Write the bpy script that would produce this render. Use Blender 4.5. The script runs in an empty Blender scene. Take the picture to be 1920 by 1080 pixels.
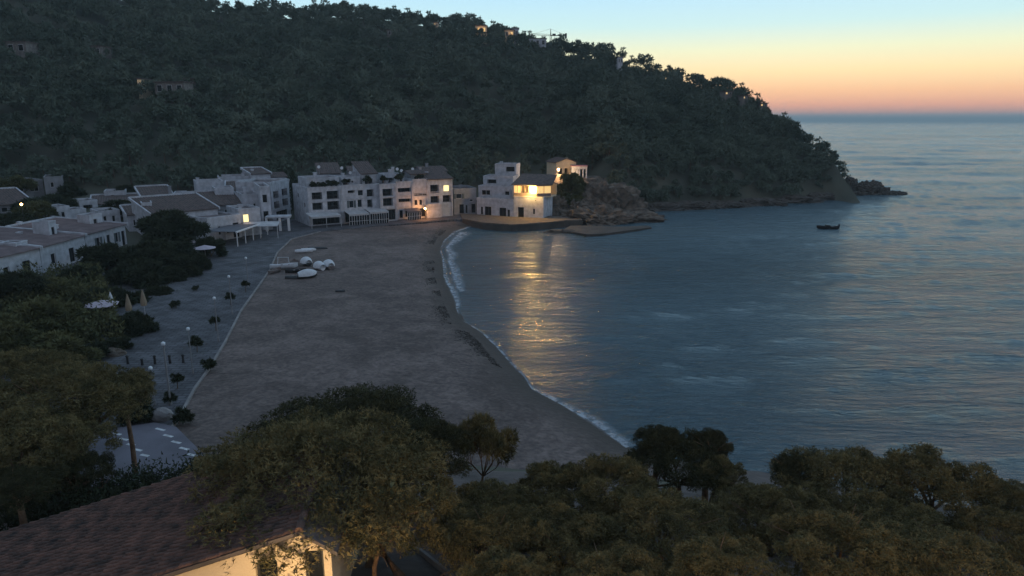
import bpy, bmesh, math, random
import numpy as np
from mathutils import Vector, Matrix
random.seed(7); rng = np.random.default_rng(7)
S = bpy.context.scene
C = S.collection
rad = math.radians

# ------------------------------------------------------------------ camera
CAMZ = 26.0; FPX = 1300.0; PITCH = rad(13.54)
cam = bpy.data.cameras.new('camera'); camo = bpy.data.objects.new('camera', cam); C.objects.link(camo)
cam.sensor_width = 36; cam.lens = 36 * FPX / 1920; cam.clip_start = 0.3; cam.clip_end = 30000
camo.location = (0, 0, CAMZ); camo.rotation_euler = (rad(90) - PITCH, 0, 0); S.camera = camo

# ------------------------------------------------------------------ sky, sun, exposure
SUN_AZ, SUN_EL = 20.0, 1.5          # degrees right of the view axis / above the horizon
world = bpy.data.worlds.new('World'); S.world = world; world.use_nodes = True
wt = world.node_tree; wt.nodes.clear()
def wn(t, **k):
    n = wt.nodes.new(t)
    for a, b in k.items(): setattr(n, a, b)
    return n
geo = wn('ShaderNodeNewGeometry'); sep = wn('ShaderNodeSeparateXYZ')
nrm = wn('ShaderNodeVectorMath', operation='SCALE'); nrm.inputs[3].default_value = -1
wt.links.new(geo.outputs['Incoming'], nrm.inputs[0]); wt.links.new(nrm.outputs[0], sep.inputs[0])
def wmath(op, a, b=None, c=None, clamp=False):
    n = wn('ShaderNodeMath', operation=op); n.use_clamp = clamp
    for i, v in enumerate((a, b, c)):
        if v is None: continue
        if isinstance(v, (int, float)): n.inputs[i].default_value = v
        else: wt.links.new(v, n.inputs[i])
    return n.outputs[0]
elev = wmath('ARCSINE', sep.outputs['Z'])
el01 = wmath('POWER', wmath('DIVIDE', elev, math.pi / 2, clamp=True), 0.5)   # sqrt keeps detail at the horizon
def ramp(stops):
    r = wn('ShaderNodeValToRGB'); r.color_ramp.interpolation = 'LINEAR'
    els = r.color_ramp.elements
    while len(els) < len(stops): els.new(0.5)
    for e, (deg, c) in zip(els, stops):
        e.position = math.sqrt(deg / 90.0); e.color = (*c, 1)
    wt.links.new(el01, r.inputs[0]); return r.outputs[0]
dawn = ramp([(0, (.36, .33, .33)), (.40, (.42, .35, .34)), (.62, (.74, .36, .27)), (1.1, (.88, .40, .25)), (2.2, (.93, .53, .28)), (3.6, (.90, .70, .38)),
             (5.2, (.74, .76, .52)), (7.0, (.50, .70, .70)), (10, (.38, .62, .80)), (15, (.36, .60, .79)), (24, (.33, .53, .68)), (40, (.21, .335, .48)), (90, (.13, .20, .30))])
dusk = ramp([(0, (.20, .21, .25)), (4, (.27, .26, .30)), (9, (.29, .30, .36)), (20, (.25, .29, .37)), (40, (.19, .25, .33)), (90, (.14, .19, .26))])
sd = (math.sin(rad(SUN_AZ)), math.cos(rad(SUN_AZ)))
hl = wmath('SQRT', wmath('ADD', wmath('MULTIPLY', sep.outputs['X'], sep.outputs['X']), wmath('MULTIPLY', sep.outputs['Y'], sep.outputs['Y'])))
dt = wmath('DIVIDE', wmath('ADD', wmath('MULTIPLY', sep.outputs['X'], sd[0]), wmath('MULTIPLY', sep.outputs['Y'], sd[1])), wmath('MAXIMUM', hl, 0.001))
azf = wn('ShaderNodeMapRange'); azf.interpolation_type = 'SMOOTHSTEP'
azf.inputs['From Min'].default_value = -0.55; azf.inputs['From Max'].default_value = 0.93
wt.links.new(dt, azf.inputs['Value'])
mx = wn('ShaderNodeMix', data_type='RGBA'); wt.links.new(azf.outputs[0], mx.inputs[0]); wt.links.new(dusk, mx.inputs[6]); wt.links.new(dawn, mx.inputs[7])
skyt = wn('ShaderNodeTexSky', sky_type='NISHITA'); skyt.sun_disc = False
skyt.sun_elevation = rad(SUN_EL); skyt.sun_rotation = rad(SUN_AZ)
bg = wn('ShaderNodeBackground'); bg.inputs[1].default_value = 1.0
bg2 = wn('ShaderNodeBackground'); bg2.inputs[1].default_value = 0.002
wt.links.new(mx.outputs[2], bg.inputs[0]); wt.links.new(skyt.outputs[0], bg2.inputs[0])
add = wn('ShaderNodeAddShader'); wt.links.new(bg.outputs[0], add.inputs[0]); wt.links.new(bg2.outputs[0], add.inputs[1])
wo = wn('ShaderNodeOutputWorld'); wt.links.new(add.outputs[0], wo.inputs[0])

sun = bpy.data.lights.new('sun', 'SUN'); sun.energy = 0.006; sun.color = (1, .72, .5); sun.angle = rad(12)
suno = bpy.data.objects.new('sun', sun); C.objects.link(suno)
suno.rotation_euler = (rad(90 - SUN_EL), 0, rad(180 - SUN_AZ))
suno.location = (60, 160, 120)
S.view_settings.view_transform = 'Standard'; S.view_settings.look = 'None'
S.view_settings.exposure = 0.46; S.view_settings.gamma = 1; S.view_settings.use_curve_mapping = False
S.cycles.max_bounces = 6; S.cycles.diffuse_bounces = 3; S.cycles.transparent_max_bounces = 8
S.cycles.sample_clamp_indirect = 4

# ------------------------------------------------------------------ projection helpers (pixel of the 1920 photo -> place)
cp, sp = math.cos(PITCH), math.sin(PITCH)
def G(px, py, z=0.0):
    x = (px - 960) / FPX; v = (540 - py) / FPX
    dz = -sp + v * cp; dy = cp + v * sp; t = (z - CAMZ) / dz
    return Vector((x * t, dy * t, z))
def ZROW(Y, py):
    v = (540 - py) / FPX
    return CAMZ + Y * (v * cp - sp) / (cp + v * sp)
def XCOL(px, Y, z): return (px - 960) / FPX * (Y * cp - (z - CAMZ) * sp)
def at(px, py, Y):
    z = ZROW(Y, py); return Vector((XCOL(px, Y, z), Y, z))
def col_az(px, py):       # azimuth and tan(elevation) of a pixel
    x = (px - 960) / FPX; v = (540 - py) / FPX
    dx, dy, dz = x, cp + v * sp, -sp + v * cp
    return math.atan2(dx, dy), dz / math.hypot(dx, dy)

# ------------------------------------------------------------------ materials
def mat(name, base, rough=0.85, var=0.25, scale=2.0, bump=0.0, bscale=20.0, col2=None, spec=0.3, metal=0.0, emit=None, estr=0.0, coords='Object'):
    m = bpy.data.materials.new(name); m.use_nodes = True; nt = m.node_tree
    b = nt.nodes['Principled BSDF']; b.inputs['Roughness'].default_value = rough; b.inputs['Metallic'].default_value = metal
    b.inputs['Specular IOR Level'].default_value = spec
    tc = nt.nodes.new('ShaderNodeTexCoord')
    src = tc.outputs[coords]
    if coords == 'World':
        pass
    no = nt.nodes.new('ShaderNodeTexNoise'); no.inputs['Scale'].default_value = scale; no.inputs['Detail'].default_value = 6
    nt.links.new(src, no.inputs['Vector'])
    r = nt.nodes.new('ShaderNodeMapRange'); r.inputs['From Min'].default_value = .3; r.inputs['From Max'].default_value = .7
    nt.links.new(no.outputs[0], r.inputs['Value'])
    mi = nt.nodes.new('ShaderNodeMix'); mi.data_type = 'RGBA'
    c2 = col2 or tuple(max(0, c * (1 - var)) for c in base); c1 = base if col2 else tuple(min(1, c * (1 + var * .6)) for c in base)
    mi.inputs[6].default_value = (*c1, 1); mi.inputs[7].default_value = (*c2, 1)
    nt.links.new(r.outputs[0], mi.inputs[0]); nt.links.new(mi.outputs[2], b.inputs['Base Color'])
    if bump:
        n2 = nt.nodes.new('ShaderNodeTexNoise'); n2.inputs['Scale'].default_value = bscale; n2.inputs['Detail'].default_value = 8
        nt.links.new(src, n2.inputs['Vector'])
        bm = nt.nodes.new('ShaderNodeBump'); bm.inputs['Strength'].default_value = bump; bm.inputs['Distance'].default_value = 0.15
        nt.links.new(n2.outputs[0], bm.inputs['Height']); nt.links.new(bm.outputs[0], b.inputs['Normal'])
    if emit:
        b.inputs['Emission Color'].default_value = (*emit, 1); b.inputs['Emission Strength'].default_value = estr
    return m

M = {}
M['white_wall'] = mat('white_wall', (.48, .49, .535), .9, .30, .9, .2, 6)
M['grey_wall'] = mat('grey_wall', (.26, .265, .29), .9, .25, .7, .2, 6)
M['cream_wall'] = mat('cream_wall', (.60, .48, .34), .9, .12, .8, .25, 12)
M['stone_wall'] = mat('stone_wall', (.20, .18, .17), .95, .4, 1.2, .6, 3)
M['dark_glass'] = mat('dark_glass', (.012, .015, .02), .15, .2, 1, spec=.5)
M['dark_inside'] = mat('dark_inside', (.035, .035, .04), .9, .3, 1)
M['shutter'] = mat('shutter', (.10, .12, .13), .7, .3, 2)
M['frame_white'] = mat('frame_white', (.5, .5, .52), .6, .1, 3)
M['rail'] = mat('rail', (.05, .05, .055), .6, .2, 3)
M['roof_tile'] = mat('roof_tile', (.15, .11, .10), .95, .0, 1.4, .5, 5, col2=(.07, .058, .06))
M['roof_flat'] = mat('roof_flat', (.19, .155, .16), .95, .3, .5, .2, 5)
M['awning'] = mat('awning', (.45, .45, .47), .8, .2, .8)
M['awning_dark'] = mat('awning_dark', (.12, .12, .14), .8, .2, .8)
M['lit_glass'] = mat('lit_glass', (.8, .6, .3), .5, .1, 3, emit=(1, .62, .22), estr=.6)
M['lit_window'] = mat('lit_window', (.8, .7, .4), .5, .1, 3, emit=(1, .80, .36), estr=1.0)
M['lamp_glow'] = mat('lamp_glow', (1, .8, .5), .5, 0, 3, emit=(1, .50, .17), estr=22)
M['lantern_glow'] = mat('lantern_glow', (1, .8, .5), .5, 0, 3, emit=(1, .58, .16), estr=850)
M['lamp_cold'] = mat('lamp_cold', (.7, .75, .8), .4, 0, 3)
M['green_glow'] = mat('green_glow', (.2, .9, .5), .4, 0, 3, emit=(.15, .8, .4), estr=.7)
M['pole'] = mat('pole', (.24, .24, .25), .5, .15, 3)
M['dark_metal'] = mat('dark_metal', (.03, .03, .033), .5, .2, 3)
M['bark'] = mat('bark', (.20, .12, .075), .95, .45, 3.0, .8, 14)
M['bark_far'] = mat('bark_far', (.12, .09, .07), .95, .3, 1)
M['needles'] = mat('needles', (.25, .195, .088), .85, 0, 1.3, col2=(.045, .052, .028), spec=.1)
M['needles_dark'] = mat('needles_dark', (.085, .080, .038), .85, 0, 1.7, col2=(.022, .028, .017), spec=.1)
M['leaf_plaza'] = mat('leaf_plaza', (.05, .058, .034), .85, 0, .5, col2=(.022, .032, .02), spec=.1)
M['leaf_far'] = mat('leaf_far', (.145, .175, .135), .9, 0, .05, col2=(.050, .072, .056), spec=.05)
M['leaf_mid'] = mat('leaf_mid', (.13, .125, .06), .9, 0, .4, col2=(.05, .06, .03), spec=.05)
M['rock'] = mat('rock', (.20, .155, .12), .95, 0, .8, 1.0, 1.2, col2=(.055, .048, .045))
M['rock_dark'] = mat('rock_dark', (.10, .085, .075), .95, 0, .35, .9, 1.2, col2=(.05, .045, .042))
M['quay'] = mat('quay', (.11, .092, .08), .95, .4, 1.2, .6, 3)
M['hill'] = mat('hill', (.10, .095, .07), .95, 0, .06, .5, .6, col2=(.05, .055, .045))
M['soil'] = mat('soil', (.14, .115, .11), .95, 0, .5, .6, 3, col2=(.07, .06, .058))
M['paving'] = mat('paving', (.12, .118, .132), .9, .5, .5, .15, 3)
def joints(m, bw, col):
    nt = m.node_tree; b = nt.nodes['Principled BSDF']; old = b.inputs['Base Color'].links[0].from_socket
    g = nt.nodes.new('ShaderNodeNewGeometry'); br = nt.nodes.new('ShaderNodeTexBrick'); br.inputs['Scale'].default_value = 1 / bw
    br.inputs['Mortar Size'].default_value = .03; br.inputs['Color1'].default_value = (1, 1, 1, 1); br.inputs['Color2'].default_value = (.8, .8, .82, 1); br.inputs['Mortar'].default_value = (.5, .5, .5, 1)
    mu = nt.nodes.new('ShaderNodeMix'); mu.data_type = 'RGBA'; mu.blend_type = 'MULTIPLY'; mu.inputs[0].default_value = 1
    nt.links.new(g.outputs['Position'], br.inputs['Vector']); nt.links.new(old, mu.inputs[6]); nt.links.new(br.outputs[0], mu.inputs[7]); nt.links.new(mu.outputs[2], b.inputs['Base Color'])
joints(M['paving'], 2.4, 0)
M['asphalt'] = mat('asphalt', (.16, .15, .18), .9, .25, .4, .2, 8)
M['concrete'] = mat('concrete', (.24, .225, .225), .9, .3, .6, .3, 4)
M['paint'] = mat('paint', (.62, .62, .64), .8, .35, 2)
M['boat_white'] = mat('boat_white', (.68, .68, .70), .45, .08, 2)
M['boat_dark'] = mat('boat_dark', (.035, .035, .04), .5, .2, 2)
M['boat_wood'] = mat('boat_wood', (.20, .16, .15), .7, .3, 2)
M['canvas'] = mat('canvas', (.60, .62, .66), .85, .12, 2, .4, 4)
M['parasol'] = mat('parasol', (.27, .21, .15), .9, .15, 2)
M['parasol_pale'] = mat('parasol_pale', (.44, .38, .44), .9, .15, 2)
M['pink'] = mat('pink', (.45, .18, .17), .8, .2, 2)
M['crane'] = mat('crane', (.10, .08, .07), .7, .2, 2)

# sand: dry and darker where wet near the waterline (a wear-like stain tied to height)
def sand_mat():
    m = mat('sand', (.20, .152, .138), .95, 0, 2.6, 1.0, 2.2, col2=(.112, .088, .084)); nt = m.node_tree
    b = nt.nodes['Principled BSDF']; old = b.inputs['Base Color'].links[0].from_socket
    g = nt.nodes.new('ShaderNodeNewGeometry'); s = nt.nodes.new('ShaderNodeSeparateXYZ'); nt.links.new(g.outputs['Position'], s.inputs[0])
    for sc_, lo in ((.09, .72), (.55, .78)):      # damp patches and trampled, darker strips
        n3 = nt.nodes.new('ShaderNodeTexNoise'); n3.inputs['Scale'].default_value = sc_; n3.inputs['Detail'].default_value = 5; n3.inputs['Distortion'].default_value = 1.2
        r3 = nt.nodes.new('ShaderNodeMapRange'); r3.inputs['From Min'].default_value = .4; r3.inputs['From Max'].default_value = .6; r3.inputs['To Min'].default_value = lo; r3.inputs['To Max'].default_value = 1.08
        m3 = nt.nodes.new('ShaderNodeMix'); m3.data_type = 'RGBA'; m3.blend_type = 'MULTIPLY'; m3.inputs[0].default_value = 1
        nt.links.new(g.outputs['Position'], n3.inputs['Vector']); nt.links.new(n3.outputs[0], r3.inputs['Value']); nt.links.new(old, m3.inputs[6]); nt.links.new(r3.outputs[0], m3.inputs[7]); old = m3.outputs[2]
    r = nt.nodes.new('ShaderNodeMapRange'); r.inputs['From Min'].default_value = .15; r.inputs['From Max'].default_value = .75
    nt.links.new(s.outputs['Z'], r.inputs['Value'])
    mi = nt.nodes.new('ShaderNodeMix'); mi.data_type = 'RGBA'; mi.inputs[6].default_value = (.075, .062, .055, 1)
    nt.links.new(r.outputs[0], mi.inputs[0]); nt.links.new(old, mi.inputs[7]); nt.links.new(mi.outputs[2], b.inputs['Base Color'])
    return m
M['sand'] = sand_mat()

def water_mat():
    m = bpy.data.materials.new('sea_water'); m.use_nodes = True; nt = m.node_tree; L = nt.links.new
    b = nt.nodes['Principled BSDF']
    b.inputs['Base Color'].default_value = (.060, .105, .135, 1); b.inputs['IOR'].default_value = 1.33
    b.inputs['Roughness'].default_value = .19
    g = nt.nodes.new('ShaderNodeNewGeometry')
    def noise(scale, stretch, detail, rot=0.0, dist=0.0):
        mp = nt.nodes.new('ShaderNodeMapping'); mp.inputs['Scale'].default_value = (scale / stretch, scale, scale); mp.inputs['Rotation'].default_value = (0, 0, rot)
        L(g.outputs['Position'], mp.inputs['Vector'])
        n = nt.nodes.new('ShaderNodeTexNoise'); n.inputs['Scale'].default_value = 1; n.inputs['Detail'].default_value = detail; n.inputs['Distortion'].default_value = dist
        n.inputs['Roughness'].default_value = .6
        L(mp.outputs[0], n.inputs['Vector']); return n.outputs[0]
    big = noise(.035, 5, 3, rad(-8)); mid = noise(.34, 5.5, 6, rad(12), .3); small = noise(1.5, 4.5, 5, rad(-15), .4); swell = noise(.10, 3.5, 3, rad(5))
    lane = noise(.012, 7, 3, rad(-4))
    def mth(op, a, c):
        n = nt.nodes.new('ShaderNodeMath'); n.operation = op
        for i, v in enumerate((a, c)):
            if isinstance(v, (int, float)): n.inputs[i].default_value = v
            else: L(v, n.inputs[i])
        return n.outputs[0]
    h = mth('ADD', mth('ADD', mth('MULTIPLY', mid, 2.4), mth('MULTIPLY', small, 1.3)), mth('ADD', mth('MULTIPLY', big, 2.0), mth('MULTIPLY', swell, 1.0)))
    bu = nt.nodes.new('ShaderNodeBump'); bu.inputs['Distance'].default_value = 1.0
    lr = nt.nodes.new('ShaderNodeMapRange'); lr.inputs['From Min'].default_value = .38; lr.inputs['From Max'].default_value = .62
    lr.inputs['To Min'].default_value = .4; lr.inputs['To Max'].default_value = 1.0; L(lane, lr.inputs['Value'])
    L(lr.outputs[0], bu.inputs['Strength']); L(h, bu.inputs['Height']); L(bu.outputs[0], b.inputs['Normal'])
    return m
M['sea'] = water_mat()

def foam_mat():
    m = bpy.data.materials.new('foam'); m.use_nodes = True; nt = m.node_tree; L = nt.links.new
    b = nt.nodes['Principled BSDF']; b.inputs['Base Color'].default_value = (.50, .54, .60, 1); b.inputs['Roughness'].default_value = .8
    g = nt.nodes.new('ShaderNodeNewGeometry'); n = nt.nodes.new('ShaderNodeTexNoise'); n.inputs['Scale'].default_value = .9; n.inputs['Detail'].default_value = 7; n.inputs['Roughness'].default_value = .7
    L(g.outputs['Position'], n.inputs['Vector'])
    r = nt.nodes.new('ShaderNodeMapRange'); r.inputs['From Min'].default_value = .34; r.inputs['From Max'].default_value = .62; r.inputs['To Max'].default_value = .85
    L(n.outputs[0], r.inputs['Value']); 
    a = nt.nodes.new('ShaderNodeAttribute'); a.attribute_name = 'edge'
    mu = nt.nodes.new('ShaderNodeMath'); mu.operation = 'MULTIPLY'; L(r.outputs[0], mu.inputs[0]); L(a.outputs['Fac'], mu.inputs[1])
    L(mu.outputs[0], b.inputs['Alpha']); return m
M['foam'] = foam_mat()

# ------------------------------------------------------------------ object helpers
class MB:
    def __init__(s): s.v = []; s.f = []
    def quad(s, a, b, c, d):
        n = len(s.v); s.v += [tuple(a), tuple(b), tuple(c), tuple(d)]; s.f.append((n, n + 1, n + 2, n + 3)); return s
    def tri(s, a, b, c):
        n = len(s.v); s.v += [tuple(a), tuple(b), tuple(c)]; s.f.append((n, n + 1, n + 2)); return s
    def box(s, x0, x1, y0, y1, z0, z1):
        n = len(s.v)
        s.v += [(x0, y0, z0), (x1, y0, z0), (x1, y1, z0), (x0, y1, z0), (x0, y0, z1), (x1, y0, z1), (x1, y1, z1), (x0, y1, z1)]
        s.f += [tuple(n + i for i in q) for q in ((0, 3, 2, 1), (4, 5, 6, 7), (0, 1, 5, 4), (1, 2, 6, 5), (2, 3, 7, 6), (3, 0, 4, 7))]; return s
    def prism(s, pts, z0, z1):
        n = len(s.v); k = len(pts)
        s.v += [(p[0], p[1], z0) for p in pts] + [(p[0], p[1], z1) for p in pts]
        s.f.append(tuple(range(n + k - 1, n - 1, -1))); s.f.append(tuple(range(n + k, n + 2 * k)))
        for i in range(k):
            j = (i + 1) % k; s.f.append((n + i, n + j, n + k + j, n + k + i))
        return s
    def tube(s, pts, rs, seg=8, caps=True):
        pts = [Vector(p) for p in pts]
        if isinstance(rs, (int, float)): rs = [rs] * len(pts)
        base = len(s.v)
        for i, p in enumerate(pts):
            d = (pts[min(i + 1, len(pts) - 1)] - pts[max(i - 1, 0)]).normalized()
            u = d.orthogonal().normalized() if abs(d.z) < .95 else Vector((1, 0, 0)); u = (u - d * u.dot(d)).normalized(); w = d.cross(u)
            for k in range(seg):
                a = 2 * math.pi * k / seg; s.v.append(tuple(p + (u * math.cos(a) + w * math.sin(a)) * rs[i]))
        for i in range(len(pts) - 1):
            for k in range(seg):
                k2 = (k + 1) % seg; s.f.append((base + i * seg + k, base + i * seg + k2, base + (i + 1) * seg + k2, base + (i + 1) * seg + k))
        if caps:
            s.f.append(tuple(base + k for k in range(seg - 1, -1, -1))); e = base + (len(pts) - 1) * seg; s.f.append(tuple(e + k for k in range(seg)))
        return s
    def mesh(s, name, m, smooth=False):
        me = bpy.data.meshes.new(name); me.from_pydata(s.v, [], s.f); me.materials.append(m)
        if smooth: me.shade_smooth()
        return me
    def build(s, name, m, parent=None, loc=(0, 0, 0), smooth=False):
        return obj(name, s.mesh(name, m, smooth), parent, loc)
def obj(name, me, parent=None, loc=(0, 0, 0), rz=0, sc=None):
    o = bpy.data.objects.new(name, me); C.objects.link(o); o.location = loc
    if rz: o.rotation_euler = (0, 0, rz)
    if sc is not None: o.scale = sc if hasattr(sc, '__len__') else (sc,) * 3
    if parent: o.parent = parent
    return o
def tag(o, label=None, cat=None, group=None, kind=None):
    for k, v in (('label', label), ('category', cat), ('group', group), ('kind', kind)):
        if v: o[k] = v
    return o
def thing(name, label, cat, loc=(0, 0, 0), rz=0, group=None, sc=None):
    return tag(obj(name, None, None, loc, rz, sc), label, cat, group)
def npmesh(name, v, f, m, smooth=False):
    v = np.asarray(v, np.float32); f = np.asarray(f, np.int32); k = f.shape[1]
    me = bpy.data.meshes.new(name); me.vertices.add(len(v)); me.vertices.foreach_set('co', v.ravel())
    me.loops.add(f.size); me.loops.foreach_set('vertex_index', f.ravel())
    me.polygons.add(len(f)); me.polygons.foreach_set('loop_start', np.arange(0, f.size, k, dtype=np.int32))
    me.update(calc_edges=True); me.validate(); me.materials.append(m)
    if smooth: me.shade_smooth()
    return me
def copy_tree(o, loc, rz=0, label=None, parent=None):
    c = o.copy(); C.objects.link(c)
    if parent: c.parent = parent
    else:
        c.location = loc; c.rotation_euler = (0, 0, rz)
        if label: c['label'] = label
    for ch in list(o.children): copy_tree(ch, None, parent=c)
    return c
def lamp(name, loc, power, color=(1, .62, .28), r=.12, parent=None):
    l = bpy.data.lights.new(name, 'POINT'); l.energy = power; l.color = color; l.shadow_soft_size = r
    o = bpy.data.objects.new(name, l); C.objects.link(o); o.location = loc
    if parent: o.parent = parent
    return o

def vnoise(x, y, seed=0):
    xi = np.floor(x).astype(np.int64); yi = np.floor(y).astype(np.int64); fx = x - xi; fy = y - yi
    fx = fx * fx * (3 - 2 * fx); fy = fy * fy * (3 - 2 * fy)
    def h(a, b):
        n = (a * 374761393 + b * 668265263 + seed * 974711) & 0x7fffffff; n = (n ^ (n >> 13)) * 1274126177 & 0x7fffffff
        return ((n ^ (n >> 16)) & 0xffff) / 65535.0
    return (h(xi, yi) * (1 - fx) + h(xi + 1, yi) * fx) * (1 - fy) + (h(xi, yi + 1) * (1 - fx) + h(xi + 1, yi + 1) * fx) * fy
def fbm(x, y, seed=0, o=4):
    a = 0; w = 1; t = 0
    for i in range(o): a = a + w * vnoise(x * 2 ** i, y * 2 ** i, seed + i); t += w; w *= .5
    return a / t - .5
def pdist(X, Y, pts):
    d = np.full(X.shape, 1e9)
    for (ax, ay), (bx, by) in zip(pts[:-1], pts[1:]):
        vx, vy = bx - ax, by - ay; t = np.clip(((X - ax) * vx + (Y - ay) * vy) / (vx * vx + vy * vy + 1e-9), 0, 1)
        d = np.minimum(d, np.hypot(X - ax - t * vx, Y - ay - t * vy))
    return d
def inside(X, Y, poly):
    r = np.zeros(X.shape, bool); n = len(poly)
    for i in range(n):
        (ax, ay), (bx, by) = poly[i], poly[(i + 1) % n]
        c = ((ay > Y) != (by > Y)) & (X < (bx - ax) * (Y - ay) / (by - ay + 1e-12) + ax); r ^= c
    return r

# ------------------------------------------------------------------ shore, terrain functions
shore_px = [(1176, 840), (1110, 793), (1060, 763), (1000, 730), (985, 705), (960, 682), (930, 648), (900, 622), (870, 600), (856, 575),
            (846, 548), (834, 520), (832, 495), (826, 470), (834, 450), (852, 434), (885, 424), (930, 420)]
shore = [tuple(G(*p).xy) for p in shore_px]
near_coast = [tuple(G(*p).xy) for p in [(1920, 1010), (1700, 985), (1430, 905)]]
near_coast = [(260, 10), (120, 22)] + near_coast
far_coast = [tuple(G(*p).xy) for p in [(985, 424), (1100, 412), (1150, 402), (1200, 396), (1300, 390), (1400, 386), (1500, 378), (1560, 371), (1605, 364)]]
tip = far_coast[-1]
back_coast = [(tip[0] + 4, tip[1] + 12), (tip[0] - 8, tip[1] + 45), (tip[0] - 35, 380), (60, 520), (-100, 720), (-100, 2000), (3000, 2000), (3000, 10)]
sea_poly = near_coast + shore + far_coast + back_coast
closed = sea_poly + [sea_poly[0]]
def sdf(X, Y):
    d = pdist(X, Y, closed); return np.where(inside(X, Y, sea_poly), -d, d)

# hill columns: photo column, skyline row, ridge distance, base row, base height
TREE_H = 6.5
cols = [(-2600, -500, 170, None, 110, 9), (-900, -170, 260, None, 150, 8), (-300, -110, 350, None, 230, 8), (0, -60, 390, None, 221, 8), (110, -45, 400, None, 208, 8), (200, -30, 410, None, 206, 7), (300, -16, 415, None, 203, 7), (400, -2, 425, None, 204, 6),
        (430, 4, 425, None, 207, 6), (555, 12, 430, None, 206, 5), (640, 8, 430, None, 206, 5), (700, 12, 430, None, 207, 5), (800, 26, 425, None, 208, 5), (880, 32, 418, None, 208, 4), (940, 50, 408, None, 214, 5),
        (1010, 72, 400, None, 222, 7), (1060, 80, 392, None, 222, 5), (1110, 86, 385, None, 208, 0), (1180, 98, 372, 399, None, -1), (1260, 125, 356, 393, None, -1), (1350, 143, 336, 389, None, -1),
        (1400, 160, 324, 386, None, -1), (1440, 198, 312, 382, None, -1), (1480, 225, 300, 380, None, -1), (1500, 240, 292, 378, None, -1), (1540, 270, 280, 373, None, -1), (1575, 304, 268, 369, None, -1), (1598, 338, 260, 366, None, -1), (1608, 362, 256, 364, None, -1)]
A, RD, RZ, BD, BZ = [], [], [], [], []
for px, py, rd, brow, bd, bz in cols:
    az, te = col_az(px, py); A.append(az); RD.append(rd)
    th = TREE_H if px < 1440 else max(2.0, TREE_H * (1608 - px) / 168 + 0)
    RZ.append(max(1.5, CAMZ + rd * te - th))
    if brow is not None:
        g = G(px, brow, 0); bd = math.hypot(g.x, g.y) - 1
    BD.append(bd); BZ.append(bz)
A = np.array(A); RD = np.array(RD, float); BD = list(np.minimum(np.array(BD, float), np.array(RD) - 9)); RZ = np.array(RZ); BD = np.array(BD, float); BZ = np.array(BZ, float)
AZTIP = A[-1]
def hill_z(X, Y):
    az = np.arctan2(X, Y); rho = np.hypot(X, Y)
    rd, rz, bd, bz = (np.interp(az, A, q) for q in (RD, RZ, BD, BZ))
    t = (rho - bd) / (rd - bd); tc = np.clip(t, 0, 1)
    cliff = np.clip((az - rad(5)) / rad(3), 0, 1)
    prof = (1 - cliff) * tc ** 1.05 + cliff * (.80 * tc + .20 * np.clip(tc * 9, 0, 1))
    env = np.clip(tc * 4, 0, 1) * np.clip((1 - tc) * 5, 0, 1)
    z = bz + (rz - bz) * prof + env * 9 * fbm(X / 70, Y / 70, 3) + env * 3 * fbm(X / 18, Y / 18, 5)
    z = np.where(t > 1, rz - (rho - rd) * .35, z)
    z = np.where((rho < bd) | (az > AZTIP), -50, z)
    return z
def ground_z(X, Y):
    X = np.asarray(X, float); Y = np.asarray(Y, float)
    s = sdf(X, Y)
    flat = np.clip(s * .10, -4, 1.25) - .45
    # near slope under the camera's hill
    sl = 46 - Y - np.clip(-X - 6, 0, 40) * .22
    fg = np.clip(sl, 0, 60) * .30 + np.clip(sl, 0, 3) * .2 + 1.2 + .5 * fbm(X / 5, Y / 5, 9)
    fg = np.minimum(fg, s * .8 + .0) 
    z = np.where((sl > 0) & (s > 0), np.maximum(flat, fg), flat)
    hz = hill_z(X, Y)
    # village ground climbs gently to the hill's foot
    az = np.arctan2(X, Y); rho = np.hypot(X, Y); bd = np.interp(az, A, BD); bz = np.interp(az, A, BZ)
    vw = np.interp(np.degrees(az), [-40, -24, -16, 5], [85, 40, 16, 10])
    vill = np.where((rho > bd - vw) & (rho <= bd) & (az < rad(7)), .8 + (bz - .8) * np.clip((rho - bd + vw) / vw, 0, 1), -50)
    return np.maximum(np.maximum(z, hz), np.where(s > 4, vill, -50))
def gz(x, y): return float(ground_z(np.array([x]), np.array([y]))[0])

def grid_mesh(name, x0, x1, y0, y1, d, fz, m, keep=None, smooth=True):
    xs = np.arange(x0, x1 + d * .5, d); ys = np.arange(y0, y1 + d * .5, d); X, Y = np.meshgrid(xs, ys); Z = fz(X, Y)
    nx = len(xs); ny = len(ys); i = np.arange(nx * ny).reshape(ny, nx)
    f = np.stack([i[:-1, :-1], i[:-1, 1:], i[1:, 1:], i[1:, :-1]], -1).reshape(-1, 4)
    if keep is not None:
        k = keep(X, Y); kf = (k[:-1, :-1] | k[1:, 1:] | k[:-1, 1:] | k[1:, :-1]).reshape(-1); f = f[kf]
        used = np.unique(f); mp = -np.ones(nx * ny, int); mp[used] = np.arange(len(used)); f = mp[f]
        v = np.stack([X.ravel(), Y.ravel(), Z.ravel()], -1)[used]
    else: v = np.stack([X.ravel(), Y.ravel(), Z.ravel()], -1)
    return npmesh(name, v, f, m, smooth)

# ------------------------------------------------------------------ setting
tag(obj('hillside', grid_mesh('hillside', -640, 330, -60, 640, 3.0, ground_z, M['hill'])), 'dark wooded hillside and ground around the bay', kind='structure')

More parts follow.
